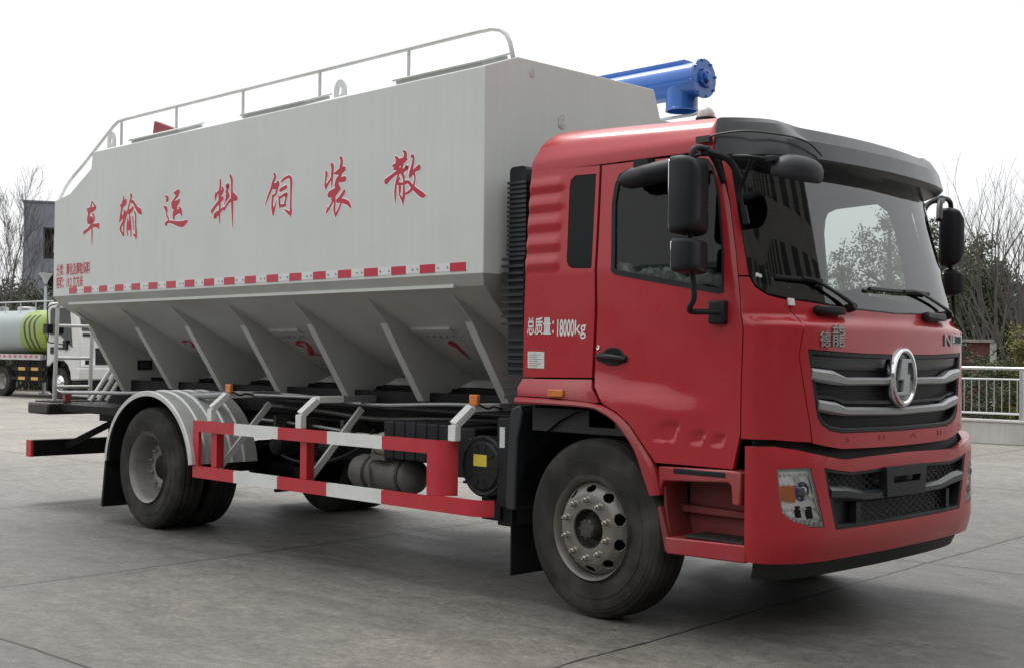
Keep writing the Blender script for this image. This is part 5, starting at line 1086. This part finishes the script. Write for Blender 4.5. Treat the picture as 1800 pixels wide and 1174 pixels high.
# ---- steps below the door
def YX(a, b, h): return (a, h, b)
for s in (-1, 1):
    mb = MB(); mb.prism([(.495, .918), (.985, .925), (1.035, .92), (1.030, .745), (.982, .75), (.975, .845), (.955, .862), (.53, .84), (.50, .765)], s * 1.222, s * 1.06, YX); part('step_sill', redlow, mb, bevel=.008)
    mb = MB(); mb.box(.60, .94, min(s * 1.226, s * 1.2), max(s * 1.226, s * 1.2), .885, .915); part('sill_strip', black, mb, bevel=.005)
    mb = MB(); mb.prism([(.498, .90), (.514, .90), (.530, .70), (.575, .46), (.56, .46), (.514, .70)], s * 1.19, s * .99, YX); mb.box(.54, 1.06, min(s * .99, s * .97), max(s * .99, s * .97), .50, .90); mb.prism([(.485, .69), (.505, .70), (.56, .54), (.56, .455), (.54, .455)], s * 1.215, s * .98, YX)
    mb.prism([(.50, .70), (.52, .66), (1.06, .655), (1.06, .69)], s * 1.05, s * .98, YX); part('step_recess', recm, mb, bevel=.004)
    mb = MB(); mb.prism([(.545, .535), (1.065, .545), (1.065, .452), (.555, .445)], s * 1.222, s * .97, YX); stp = part('lower_step', redlow, mb, bevel=.008)
    mb = MB(); mb.box(.66, 1.04, min(s * 1.20, s * 1.0), max(s * 1.20, s * 1.0), .5455, .556); part('step_tread', tread, mb, stp)
# ================================================================ SURROUNDINGS
CX, CY = 4.768, -6.713
def at(az, d): return CX + d * math.cos(R(az)), CY + d * math.sin(R(az))
plaster = mat('white_plaster', (.50, .49, .46), .7, noise=.08, nscale=1.5, dirt=((.30, .29, .26), .5, 1.2), streak=.10)
steel = mat('stainless_steel', (.55, .56, .56), .28, metal=.9, noise=.05)
bark = mat('bark', (.075, .066, .058), .9, noise=.3, nscale=6)
twig = mat('bare_twig', (.085, .075, .068), .9, noise=.25, nscale=3)
def leafmat(name, c, c2):
    m = mat(name, c, .6, noise=.35, nscale=.9, dirt=(c2, .8, 1.6), spec=.3); return m
ever = leafmat('evergreen_leaves', (.072, .090, .045), (.10, .118, .062))
ever2 = leafmat('dark_evergreen_leaves', (.050, .064, .037), (.075, .088, .052))
thuja = leafmat('golden_conifer_leaves', (.15, .14, .035), (.22, .19, .055))
# parapet wall with steel railing
w = thing('parapet_wall', 'low white rendered wall edging the yard behind the truck', 'wall', (-20, 16.1, 0))
mb = MB(); mb.box(-45, 32, -.12, .14, 0, .40); mb.build('wall', plaster, w, bevel=.01)
mb = MB(); mb.box(-45, 32, -.15, .17, .402, .445); mb.build('coping', mat('coping_stone', (.52, .51, .48), .6, noise=.1, dirt=((.35, .33, .3), .4, 2)), w, bevel=.008)
r = thing('railing', 'stainless steel railing standing on the low white wall right of the cab', 'railing', (-4, 16.1, .445))
mb = MB(); mb.tube([(-6, 0, .945), (7.5, 0, .945)], .032, 12); mb.build('top_rail', steel, r)
mb = MB(); mb.tube([(-6, 0, .745), (7.5, 0, .745)], .02, 8); mb.build('middle_rail', steel, r)
mb = MB(); mb.tube([(-6, 0, .115), (7.5, 0, .115)], .02, 8); mb.build('lower_rail', steel, r)
first = None
for i in range(8):
    x = -.66 + 1.72 * (i - 3)
    if first is None:
        mb = MB(); mb.box(-.035, .035, -.035, .035, 0, .91); first = mb.build('post', steel, r, bevel=.006); o = first
    else: o = first.copy(); COL.objects.link(o); o.parent = r
    o.location = (x, 0, 0)
bl = None
for i in range(84):
    x = -5.9 + .1433 * i
    if abs(((x + .66) / 1.72) - round((x + .66) / 1.72)) < .035: continue
    if bl is None:
        mb = MB(); mb.tube([(0, 0, .115), (0, 0, .745)], .0095, 6); bl = mb.build('baluster', steel, r); o = bl
    else: o = bl.copy(); COL.objects.link(o); o.parent = r
    o.location = (x, 0, 0)
# ---------------------------------------------------------------- trees
def branches(mb, p, d, length, rad, depth, rnd, upb=.25, spread=.6, seg=3, minr=.004):
    pts = [p]; rs = [rad]; q = Vector(p); dd = Vector(d).normalized()
    for i in range(seg):
        dd = (dd + Vector((rnd.uniform(-.16, .16), rnd.uniform(-.16, .16), rnd.uniform(-.06, .16) + upb * .15))).normalized()
        q = q + dd * length / seg; pts.append(q.copy()); rs.append(max(minr, rad * (1 - .42 * (i + 1) / seg)))
    mb.tube(pts, rs, 6 if rad > .04 else 4 if rad > .015 else 3, caps=False)
    if depth <= 0: return
    n = rnd.choice((2, 2, 3, 3)) if depth > 1 else rnd.choice((2, 3, 4))
    for k in range(n):
        t = rnd.uniform(.35, 1.0) if k else 1.0; i = min(seg - 1, int(t * seg)); a = pts[i].lerp(pts[i + 1], t * seg - i) if i < seg else pts[-1]
        ax = dd.orthogonal(); ax.rotate(Matrix.Rotation(rnd.uniform(0, 6.28), 3, dd)); nd = (dd + ax * rnd.uniform(spread * .55, spread * 1.15) + Vector((0, 0, upb))).normalized()
        branches(mb, a, nd, length * rnd.uniform(.58, .82), rs[i] * rnd.uniform(.5, .68), depth - 1, rnd, upb, spread, seg, minr)
def bare_tree(az, d, h, label, seed, lean=(0, 0), depth=5, stems=1, spread=.55):
    rnd = random.Random(seed); x, y = at(az, d); t = thing('bare_tree', label, 'tree', (x, y, 0), 0, 'bare winter trees around the yard')
    tr = MB(); br = MB()
    for s_ in range(stems):
        dx = Vector((rnd.uniform(-.25, .25) * (s_ > 0) + lean[0], rnd.uniform(-.25, .25) * (s_ > 0) + lean[1], 1)).normalized(); th = h * .34
        p1 = Vector((rnd.uniform(-.1, .1) * (s_ > 0), 0, -.05)); p2 = p1 + dx * th * .5; p3 = p2 + (dx + Vector((rnd.uniform(-.08, .08), rnd.uniform(-.08, .08), 0))) * th * .5
        r0 = h * .0095; tr.tube([p1, p2, p3], [r0 * 1.25, r0, r0 * .85], 8)
        for k in range(4):
            a = rnd.uniform(0, 6.28) if k else 0; dd = (dx + Vector((math.cos(a), math.sin(a), 0)) * (rnd.uniform(.25, .55) if k else .05)).normalized()
            branches(br, p3 if k < 2 else p2.lerp(p3, rnd.uniform(.2, .9)), dd, h * .27 * rnd.uniform(.85, 1.1), r0 * (.78 if not k else .55), depth - 1, rnd, .30, spread, 3, .0045 * d / 40)
    zm = max(v[2] for v in br.v); k_ = h / zm; tr.v = [tuple(c * k_ for c in v) for v in tr.v]; br.v = [tuple(c * k_ for c in v) for v in br.v]
    tr.build('trunk', bark, t); br.build('crown', twig, t, smooth=True); return t
def leaf_tree(name, az, d, h, rad, label, cat, m, seed, n=5000, leaf=.12, low=.12, group=None, lobes=11, cone=0.):
    rnd = random.Random(seed); x, y = at(az, d); t = thing(name, label, cat, (x, y, 0), 0, group)
    mb = MB(); mb.tube([(0, 0, -.05), (.05, .02, h * .3), (.0, .06, h * .62), (.03, .0, h * .85)], [h * .026, h * .02, h * .013, h * .005], 8)
    L_ = []
    for k in range(lobes):
        f = (k + .5) / lobes; zc = h * (low + (.93 - low) * f); a = k * 2.4 + rnd.uniform(-.4, .4)
        env = rad * (1 - .78 * f if cone else math.sin(math.pi * min(1, .22 + .80 * f)) ** .7)
        rr = env * rnd.uniform(.0, .62); lr = max(.28, env * rnd.uniform(.42, .70)); c = Vector((rr * math.cos(a), rr * math.sin(a), zc)); L_.append((c, lr))
        mb.tube([(0.02, .02, max(.1, zc - lr * .7)), c * .6 + Vector((0, 0, zc * .36)), c], [h * .009, h * .006, .01], 5, caps=False)
    mb.build('trunk', bark, t)
    cr = MB(); wsum = sum(l[1] ** 2 for l in L_)
    for c, lr in L_:
        k = int(n * lr ** 2 / wsum); clumps = [(lambda v: c + v.normalized() * lr * rnd.uniform(.55, 1.12) * Vector((1, 1, .8)).length / 1.62)(Vector((rnd.gauss(0, 1), rnd.gauss(0, 1), rnd.gauss(.15, .9)))) for _ in range(max(4, k // 26))]
        for i in range(k):
            q = rnd.choice(clumps) + Vector((rnd.gauss(0, 1), rnd.gauss(0, 1), rnd.gauss(0, .8))) * leaf * 1.15
            nrm = Vector((rnd.gauss(0, 1), rnd.gauss(0, 1), rnd.gauss(.6, .8))).normalized(); a = nrm.orthogonal().normalized(); a.rotate(Matrix.Rotation(rnd.uniform(0, 6.28), 3, nrm)); b = nrm.cross(a); s = leaf * rnd.uniform(.45, 1.0)
            cr.add([q + a * s * .62, q + b * s * .34, q - a * s * .62, q - b * s * .34], [(0, 1, 2, 3)])
    cr.build('crown', m, t, fix=False, smooth=False); return t
GE = 'evergreen trees beyond the yard wall'
leaf_tree('evergreen_tree', 119.85, 40, 4.9, 2.1, 'smaller dark evergreen seen through the windscreen beside pale sky', 'tree', ever, 11, 21252, 0.094, .1, GE)
leaf_tree('evergreen_tree', 117.9, 35, 5.9, 2.3, 'tall dark evergreen whose crown shows through the cab side window', 'tree', ever, 12, 28335, 0.088, .1, GE)
leaf_tree('evergreen_tree', 115.75, 32, 5.25, 1.95, 'dark evergreen between the windscreen edge and the black driver side mirrors', 'tree', ever, 13, 33000, 0.082, .05, GE)
leaf_tree('evergreen_tree', 114.1, 33.5, 5.0, 1.45, 'rounded dark evergreen right of the black mirrors with bare stems before it', 'tree', ever, 14, 33000, 0.082, .08, GE)
leaf_tree('evergreen_tree', 113.1, 37, 4.5, 1.8, 'dark evergreen behind the bare trees above the conifer shrub', 'tree', ever2, 18, 24000, .085, .05, GE)
leaf_tree('conifer_shrub', 112.35, 26.5, 2.15, 1.05, 'yellow green conifer shrub behind the steel railing', 'shrub', thuja, 15, 7000, .07, .0, None, 10, 1)
leaf_tree('evergreen_shrub', 115.0, 27.5, 2.2, 1.0, 'low dark shrub between the red hut and the cab front', 'shrub', ever2, 16, 7000, .07, .0)
leaf_tree('evergreen_shrub', 113.5, 26.2, 1.7, 1.0, 'low dark shrub just behind the balusters below the bare stems', 'shrub', ever, 17, 7000, .065, .0)
bare_tree(113.75, 30, 5.9, 'bare multi stemmed tree rising beside the black driver side mirrors', 21, (.03, .02), 4, 2, .42)
bare_tree(112.6, 29, 6.0, 'tall bare tree at the right edge above the blue roof', 22, (.0, .0), 4, 2, .5)
bare_tree(111.5, 31, 6.4, 'bare tree just past the right edge above the conifer shrub', 23, (-.03, .0), 4, 2, .5)
GL = 'dark evergreens behind the tanker truck'
for k, (az, d, h, rd, lb) in enumerate(((157.2, 54, 5.0, 2.6, 'dark evergreen mass at the left edge under the bare tree'), (155.7, 57, 4.7, 2.4, 'dark evergreen mass below the grey building, left of the street lamp'), (154.6, 52, 4.3, 1.9, 'dark evergreen behind the street lamp beside the white tank'), (152.6, 55, 4.6, 2.6, 'dark evergreen hidden mostly behind the tank ladder'))):
    leaf_tree('evergreen_tree', az, d, h, rd, lb, 'tree', ever2, 30 + k, 14000, .13, .0, GL, 12)
bare_tree(156.45, 50, 8.6, 'tall bare tree at the left edge before the grey building', 41, (0, .0), 6, 1, .5)
bare_tree(155.75, 52, 6.8, 'smaller bare tree leaning against the grey building corner', 42, (.02, -.02), 5, 1, .45)
bare_tree(157.3, 51, 8.0, 'bare tree cut by the left edge of the picture', 43, (0, 0), 6, 1, .5)
# grey building on the left
gx, gy = at(155.95, 76); gb = thing('grey_building', 'dark grey flat roofed building behind the bare trees at left', 'building', (gx, gy, 0), R(62))
gw = mat('grey_render', (.165, .178, .210), .8, noise=.06, nscale=.6, streak=.06, dirt=((.13, .14, .165), .4, .7))
# local x runs to the right along the seen face, local y away from the camera
mb = MB()
wins = [(1.05, 1.95, 6.7, 8.5), (1.25, 1.95, 4.9, 5.95), (3.4, 4.4, 6.7, 8.5), (3.4, 4.4, 4.0, 5.8)]
xs = sorted({0, 16} | {w_[i] for w_ in wins for i in (0, 1)}); zs = sorted({0, 9.9} | {w_[i] for w_ in wins for i in (2, 3)})
for i in range(len(xs) - 1):
    for j in range(len(zs) - 1):
        cxm, czm = (xs[i] + xs[i + 1]) / 2, (zs[j] + zs[j + 1]) / 2
        if any(a < cxm < b and c < czm < d_ for a, b, c, d_ in wins): continue
        mb.add([(xs[i], 0, zs[j]), (xs[i + 1], 0, zs[j]), (xs[i + 1], 0, zs[j + 1]), (xs[i], 0, zs[j + 1])], [(0, 1, 2, 3)])
for a, b, c, d_ in wins: mb.add([(a, 0, c), (b, 0, c), (b, 0, d_), (a, 0, d_), (a, .5, c), (b, .5, c), (b, .5, d_), (a, .5, d_)], [(0, 1, 5, 4), (1, 2, 6, 5), (2, 3, 7, 6), (3, 0, 4, 7)])
mb.add([(0, 0, 0), (0, 14, 0), (0, 14, 9.9), (0, 0, 9.9), (16, 0, 0), (16, 14, 0), (16, 14, 9.9), (16, 0, 9.9)], [(0, 3, 2, 1), (4, 5, 6, 7), (1, 2, 6, 5), (3, 7, 6, 2)])
mb.build('wall', gw, gb, smooth=False)
mb = MB(); mb.box(-.08, 16.1, -.08, .3, 9.903, 10.0); mb.box(-.08, .3, .303, 14, 9.903, 10.0); mb.build('roof_edge', mat('roof_edge', (.14, .15, .16), .6), gb)
for a, b, c, d_ in wins:
    mb = MB(); mb.box(a + .06, b - .06, .40, .43, c + .06, d_ - .06); wo = mb.build('window', darkglass, gb)
    mb = MB(); mb.box(a, a + .06, .38, .47, c, d_); mb.box(b - .06, b, .38, .47, c, d_); mb.box(a + .061, b - .061, .38, .47, c, c + .06); mb.box(a + .061, b - .061, .38, .47, d_ - .06, d_); mb.build('frame', mat('window_frame', (.2, .21, .22), .5), wo)
mb = MB(); mb.box(1.60, 1.72, .33, .37, 7.1, 8.1); mb.build('pale_window_strip', sticker, gb)  # pale upright strip in front of the window pane
# street lamp
lx, ly = at(155.03, 47); sl_ = thing('street_lamp', 'pale street lamp with a funnel shaped head before the dark trees', 'street lamp', (lx, ly, 0))
lpm = mat('lamp_post_paint', (.42, .44, .44), .45, noise=.08)
mb = MB(); mb.tube([(0, 0, 0), (0, 0, 3.75)], [.06, .045], 10); mb.box(-.12, .12, -.12, .12, 0, .06); mb.build('pole', lpm, sl_)
mb = MB(); mb.lathe([(3.85, .05), (3.9, .06), (4.05, .13), (4.18, .22), (4.20, .24), (4.225, .24), (4.23, .0)], (0, 0, 0), (0, 0, 1), 20); mb.build('lamp_head', lpm, sl_)
# red hut and blue roofed house on the right
hx, hy = at(114.55, 29.5); ht = thing('red_hut', 'small red walled hut with a pale slab roof behind the railing', 'hut', (hx, hy, 0), R(24.5))
brk = mat('red_wall', (.15, .052, .045), .8, noise=.15, nscale=4, dirt=((.12, .06, .05), .5, 2))
mb = MB(); mb.box(-1.6, .42, 0, 2.2, 0, 1.93); mb.build('wall', brk, ht)
mb = MB(); mb.box(-1.7, .52, -.1, 2.3, 1.932, 2.0); mb.build('roof', mat('slab_roof', (.30, .29, .27), .8, noise=.2), ht)
mb = MB(); mb.box(.424, .56, -.06, .08, 0, 1.93); mb.build('corner_post', plaster, ht)
mb = MB(); mb.box(-.7, -.25, -.03, -.003, .9, 1.5); mb.build('window', darkglass, ht)
bx_, by_ = at(113.9, 62); bh = thing('blue_roofed_house', 'distant grey house with a blue tiled roof behind the bare trees at right', 'house', (bx_, by_, 0), R(26))
btile = mat('blue_roof_tiles', (.10, .135, .155), .6, noise=.2, nscale=5)
mb = MB(); mb.box(-.2, 12, 0, 7, 0, 3.75); mb.build('wall', mat('grey_wall', (.20, .19, .18), .85, noise=.15), bh)
mb = MB(); mb.add([(-.6, -.6, 3.7), (12.4, -.6, 3.7), (12.4, 3.5, 5.3), (-.6, 3.5, 5.3), (-.6, 7.6, 3.7), (12.4, 7.6, 3.7)], [(0, 1, 2, 3), (3, 2, 5, 4), (0, 3, 4), (1, 5, 2), (0, 4, 5, 1)])
for i in range(26): mb.bar((-.6 + i * .5, -.6, 3.72), (-.6 + i * .5, 3.5, 5.32), .09, .05)
rfo = mb.build('roof', btile, bh); mb = MB(); mb.box(.1, .6, 1.6, 2.2, 4.4, 5.6); mb.build('chimney', plaster, rfo)
for k in range(3): mb = MB(); mb.box(1 + k * 3.6, 2.4 + k * 3.6, -.03, -.003, 1.4, 2.9); mb.build('window', darkglass, bh)
# office block across the yard, off to the right: what the windscreen mirrors
ob_ = thing('office_block', 'six storey grey office block across the yard mirrored in the windscreen', 'building', (31, -12, 0))
mb = MB(); mb.box(0, 12, -34, 40, 0, 25); mb.build('wall', mat('office_wall', (.19, .185, .17), .8, noise=.1, nscale=.5, streak=.08), ob_)
wn = None
for f_ in range(6):
    for k in range(18):
        if wn is None: mb = MB(); mb.box(-.06, -.003, -1.1, 1.1, 0, 1.9); wn = mb.build('window', darkglass, ob_); o = wn
        else: o = wn.copy(); COL.objects.link(o); o.parent = ob_
        o.location = (0, -31.5 + k * 4.1, 1.3 + f_ * 3.6)
wh = thing('sky_block_shed', 'added unseen shed that blocks low sky light from the tank side', 'building', (-8, -37, 0))  # unseen building added to dim the near side and darken its reflections
mb = MB(); mb.box(-34, 34, -14, 0, 0, 9.0); mb.build('wall', mat('sky_block_wall', (.15, .155, .15), .8, noise=.1, nscale=.4, streak=.1), wh)  # wall of the added unseen shed
mb = MB(); mb.add([(-34.6, .6, 8.8), (34.6, .6, 8.8), (34.6, -7, 11.5), (-34.6, -7, 11.5), (34.6, -14.6, 8.8), (-34.6, -14.6, 8.8)], [(0, 1, 2, 3), (3, 2, 4, 5), (0, 3, 5), (1, 4, 2), (0, 5, 4, 1)]); mb.build('roof', mat('sky_block_roof', (.12, .14, .17), .6), wh)  # roof of the added unseen shed
sd_ = None
for k in range(9):
    if sd_ is None: mb = MB(); mb.box(-2, 2, .003, .06, 0, 4.6); sd_ = mb.build('sky_block_shutter', mat('sky_block_metal', (.2, .21, .22), .5, metal=.3), wh); o = sd_
    else: o = sd_.copy(); COL.objects.link(o); o.parent = wh
    o.location = (-28 + 7 * k, 0, 0)
# ---------------------------------------------------------------- tanker truck on the left
tx, ty = -33.3, 12.55
K = thing('tanker_truck', 'white cabbed tanker truck with pale grey tank and lime green end', 'truck', (tx, ty, 0), R(5))
lime = mat('lime_green_paint', (.23, .33, .05), .4, coat=.3, noise=.05); tg = mat('pale_tank_paint', (.30, .355, .36), .38, coat=.2, noise=.05, nscale=1.2, dirt=((.3, .32, .32), .3, 1.5)); wcab = mat('white_cab_paint', (.60, .60, .585), .38, coat=.3, noise=.04, dirt=((.45, .43, .4), .3, 3))
stripe = mat('dark_stripe', (.03, .035, .03), .5); yel = mat('amber_stripe', (.62, .33, .07), .5)
def KP(nm, m, mb, parent=None, **kw): return mb.build(nm, m, parent or K, **kw)
def tsec(x, k=1.): return [(x, 1.13 * k * (abs(math.cos(a)) ** .62) * (1 if math.cos(a) > 0 else -1), 2.12 + .74 * k * (abs(math.sin(a)) ** .72) * (1 if math.sin(a) > 0 else -1)) for a in [2 * math.pi * i / 48 for i in range(48)]]
mb = MB(); mb.grid([tsec(-7.2, .9), tsec(-7.12), tsec(-2.35)], closed=True); k = 0; mb.f.append(tuple(range(47, -1, -1))); mb.m.append(0); tk = KP('tank', tg, mb, angle=40)
mb = MB(); mb.grid([tsec(-2.349, 1.0), tsec(-.95), tsec(-.88, .97), tsec(-.85, .90)], closed=True); k = len(mb.v) - 48; mb.f.append(tuple(range(k, k + 48))); mb.m.append(0); KP('green_tank_end', lime, mb, tk, angle=40)
for j in range(3):
    mb = MB(); rows = []
    for i in range(25):
        a = R(140 + 80 * i / 24); xx = -2.05 + j * .30 + .09 * math.sin(i / 24 * 6.28 * 1.0 + 2.6) + .12 * (i / 24 < .5) * 0; c_, s_ = math.cos(a), math.sin(a)
        yy = 1.137 * abs(c_) ** .62 * -1; zz = 2.12 + .745 * abs(s_) ** .72 * (1 if s_ > 0 else -1); rows.append([(xx, yy, zz), (xx + .10, yy, zz)])
    mb.grid(rows); KP('wavy_stripe', stripe, mb, tk, smooth=False)
mb = MB(); mb.tube([(-7, -.75, 3.12), (-1.0, -.75, 3.12)], .022, 8)
for i in range(7): mb.tube([(-6.9 + i * .97, -.75, 2.72), (-6.9 + i * .97, -.75, 3.12)], .016, 6)
KP('top_rail', steel, mb)
mb = MB(); mb.lathe([(0, .3), (.12, .3), (.14, .26), (.14, 0)], (-3.6, -.2, 2.84), (0, 0, 1), 20); mb.lathe([(0, .2), (.16, .2), (.18, 0)], (-5.2, -.2, 2.84), (0, 0, 1), 16); KP('manhole', steel, mb, tk)
mb = MB(); mb.prism([(-7.0, 1.22), (-.98, 1.22), (-.98, 1.40), (-7.0, 1.40)], -1.18, -1.08, lambda a, b, h: (a, h, b)); ls = KP('lower_skirt', plaster, mb)
mb = MB()
for i in range(18): mb.box(-6.9 + i * .33, -6.75 + i * .33, -1.186, -1.1805, 1.30, 1.36)
KP('red_tape', redtape, mb, ls, smooth=False)
mb = MB(); mb.box(-7.2, .9, -.5, .5, .62, .98); mb.box(-2.7, -.8, -1.0, 1.0, .50, 1.2); KP('chassis', blackm, mb)
mb = MB()
for z_ in (.62, .93): mb.bar((-2.75, -1.14, z_), (-.72, -1.14, z_), .03, .10)
for x_ in (-2.5, -1.75, -.95): mb.tube(smoothpath([(x_, -1.10, .60), (x_, -1.10, 1.12), (x_ + .1, -1.05, 1.22)], 4), .03, 8)
gd = KP('side_guard', blackm, mb)
for z_ in (.62, .93):
    for x0_ in (-2.35, -1.55):
        mb = MB(); mb.box(x0_, x0_ + .42, -1.165, -1.1585, z_ - .05, z_ + .05); KP('amber_stripe', yel, mb, gd, smooth=False)
for x_, nm in ((0, 'front_wheel'), (-3.55, 'rear_wheel')):
    for s in (-1, 1):
        wv = bpy.data.objects.new(nm, None); COL.objects.link(wv); wv.parent = K; wv.location = (x_, s * 1.08, .5)
        mb = MB(); mb.lathe([(-.25, .27), (-.27, .4), (-.25, .49), (-.2, .5), (-.06, .5), (-.01, .485), (.0, .4), (-.005, .29), (-.01, .27)], (0, 0, 0), (0, s, 0), 40); mb.build('tyre', rubber, wv)
        mb = MB(); mb.lathe([(-.02, .28), (-.03, .24), (.03 if x_ == 0 else -.12, .16), (.04 if x_ == 0 else -.12, .10), (.05 if x_ == 0 else -.1, .0)], (0, 0, 0), (0, s, 0), 32)
        for i in range(8): a = 2 * math.pi * i / 8; mb.lathe([(0, .018), (.03, .016), (.03, 0)], (.13 * math.cos(a), s * (.03 if x_ == 0 else -.12), .13 * math.sin(a)), (0, s, 0), 6)
        mb.build('rim', chrome if x_ == 0 else rimr, wv)
# cab: side outline extruded, windows and lamps laid proud of it
cs = [(-.72, 1.0), (-.72, 2.95), (-.60, 3.05), (.55, 3.06), (.78, 2.96), (1.16, 2.05), (1.22, 1.45), (1.24, .62), (.70, .60), (.66, .85), (.52, 1.06), (.28, 1.20), (-.25, 1.20), (-.50, 1.05)]
mb = MB(); mb.prism(cs, -1.12, 1.12, lambda a, b, h: (a, h, b)); cabk = KP('cab', wcab, mb, bevel=.05)
for s in (-1, 1):
    mb = MB(); mb.prism([(-.50, 2.02), (-.50, 2.78), (-.42, 2.86), (.50, 2.86), (.62, 2.80), (.80, 1.62), (.72, 1.66), (.1, 2.0)], s * 1.121, s * 1.135, lambda a, b, h: (a, h, b)); KP('side_window', darkglass, mb, cabk, smooth=False)
    mb = MB(); mb.box(-.46, -.22, min(s * 1.122, s * 1.14), max(s * 1.122, s * 1.14), 1.42, 1.64); mb.box(.0, .30, min(s * 1.122, s * 1.14), max(s * 1.122, s * 1.14), 1.56, 1.63); KP('door_handle', black, mb, cabk)
    mb = MB(); mb.tube(smoothpath([(-.30, s * 1.30, 2.05), (-.25, s * 1.34, 1.80), (.1, s * 1.32, 1.76), (.40, s * 1.16, 1.70)], 5), .02, 6); mb.box(-.42, -.18, min(s * 1.22, s * 1.42), max(s * 1.22, s * 1.42), 2.05, 2.35); mb.box(.36, .56, min(s * 1.13, s * 1.2), max(s * 1.13, s * 1.2), 1.55, 1.85)
    mb.tube(smoothpath([(-.30, s * 1.32, 2.35), (-.3, s * 1.34, 2.85), (.1, s * 1.25, 2.98), (.3, s * 1.12, 2.95)], 5), .018, 6); KP('side_mirror', black, mb, cabk)
    mb = MB(); rows = [[(.0 + .66 * math.cos(R(a)), s * y_, .55 + .66 * math.sin(R(a))) for y_ in (1.15, .8)] for a in range(20, 171, 10)]; mb.grid(rows); mb.box(-.70, -.62, min(s * 1.12, s * .8), max(s * 1.12, s * .8), .25, .9); KP('wheel_arch', blackm, mb)
    mb = MB(); mb.prism([(1.13, .0), (1.18, .45)], 0, 1, lambda a, b, h: (a, b, h)) if False else None
    def face(y0, y1, z0, z1, o0=.004, o1=.02, nm='', m_=black, par=None):
        """a plate on the sloping lower front"""
        fx = lambda z: lerp(1.24, 1.22, (z - .62) / .83) if z < 1.45 else lerp(1.22, 1.16, (z - 1.45) / .60)
        mb = MB(); mb.add([(fx(z) + o, y, z) for o in (o0, o1) for y, z in ((y0, z0), (y1, z0), (y1, z1), (y0, z1))], [(0, 3, 2, 1), (4, 5, 6, 7), (0, 1, 5, 4), (1, 2, 6, 5), (2, 3, 7, 6), (3, 0, 4, 7)]); return KP(nm, m_, mb, par or cabk, smooth=False)
    hl_ = face(min(s * .62, s * 1.08), max(s * .62, s * 1.08), 1.05, 1.30, .004, .02, 'headlight', lampref)
    face(min(s * .75, s * .95), max(s * .75, s * .95), 1.10, 1.24, .021, .03, 'headlight_lens', darkglass, hl_)
    mb = MB(); mb.lathe([(0, .09), (.02, .09), (.02, .06), (.01, .05), (.01, 0)], (1.245, s * .80, .87), (1, 0, 0), 16); KP('fog_lamp', hubm, mb, cabk)
sl2 = Vector((1.16 - .78, 0, 2.05 - 2.96))
mb = MB(); mb.add([(.81 + .005 + o, y, z) if z > 2.5 else (1.135 + o, y, z) for o in (.0, .02) for y, z in ((-1.0, 2.15), (1.0, 2.15), (.95, 2.90), (-.95, 2.90))], [(0, 3, 2, 1), (4, 5, 6, 7), (0, 1, 5, 4), (1, 2, 6, 5), (2, 3, 7, 6), (3, 0, 4, 7)]); KP('windscreen', darkglass, mb, cabk, smooth=False)
face(-.58, .58, 1.10, 1.62, .005, .02, 'grille', black)
for z_ in (1.22, 1.34, 1.46): face(-.54, .54, z_ - .012, z_ + .012, .021, .035, 'grille_bar', visorm)
face(-1.0, 1.0, 1.98, 2.06, .004, .03, 'wiper_panel', black)
mb = MB(); mb.prism([(1.0, .62), (1.262, .64), (1.275, .98), (1.25, 1.0), (1.0, 1.0)], -1.14, 1.14, lambda a, b, h: (a, h, b)); KP('bumper', wcab, mb, bevel=.03)
mb = MB(); mb.box(.66, 1.2, -1.05, 1.05, .30, .618); KP('bumper_chin', blackm, mb)
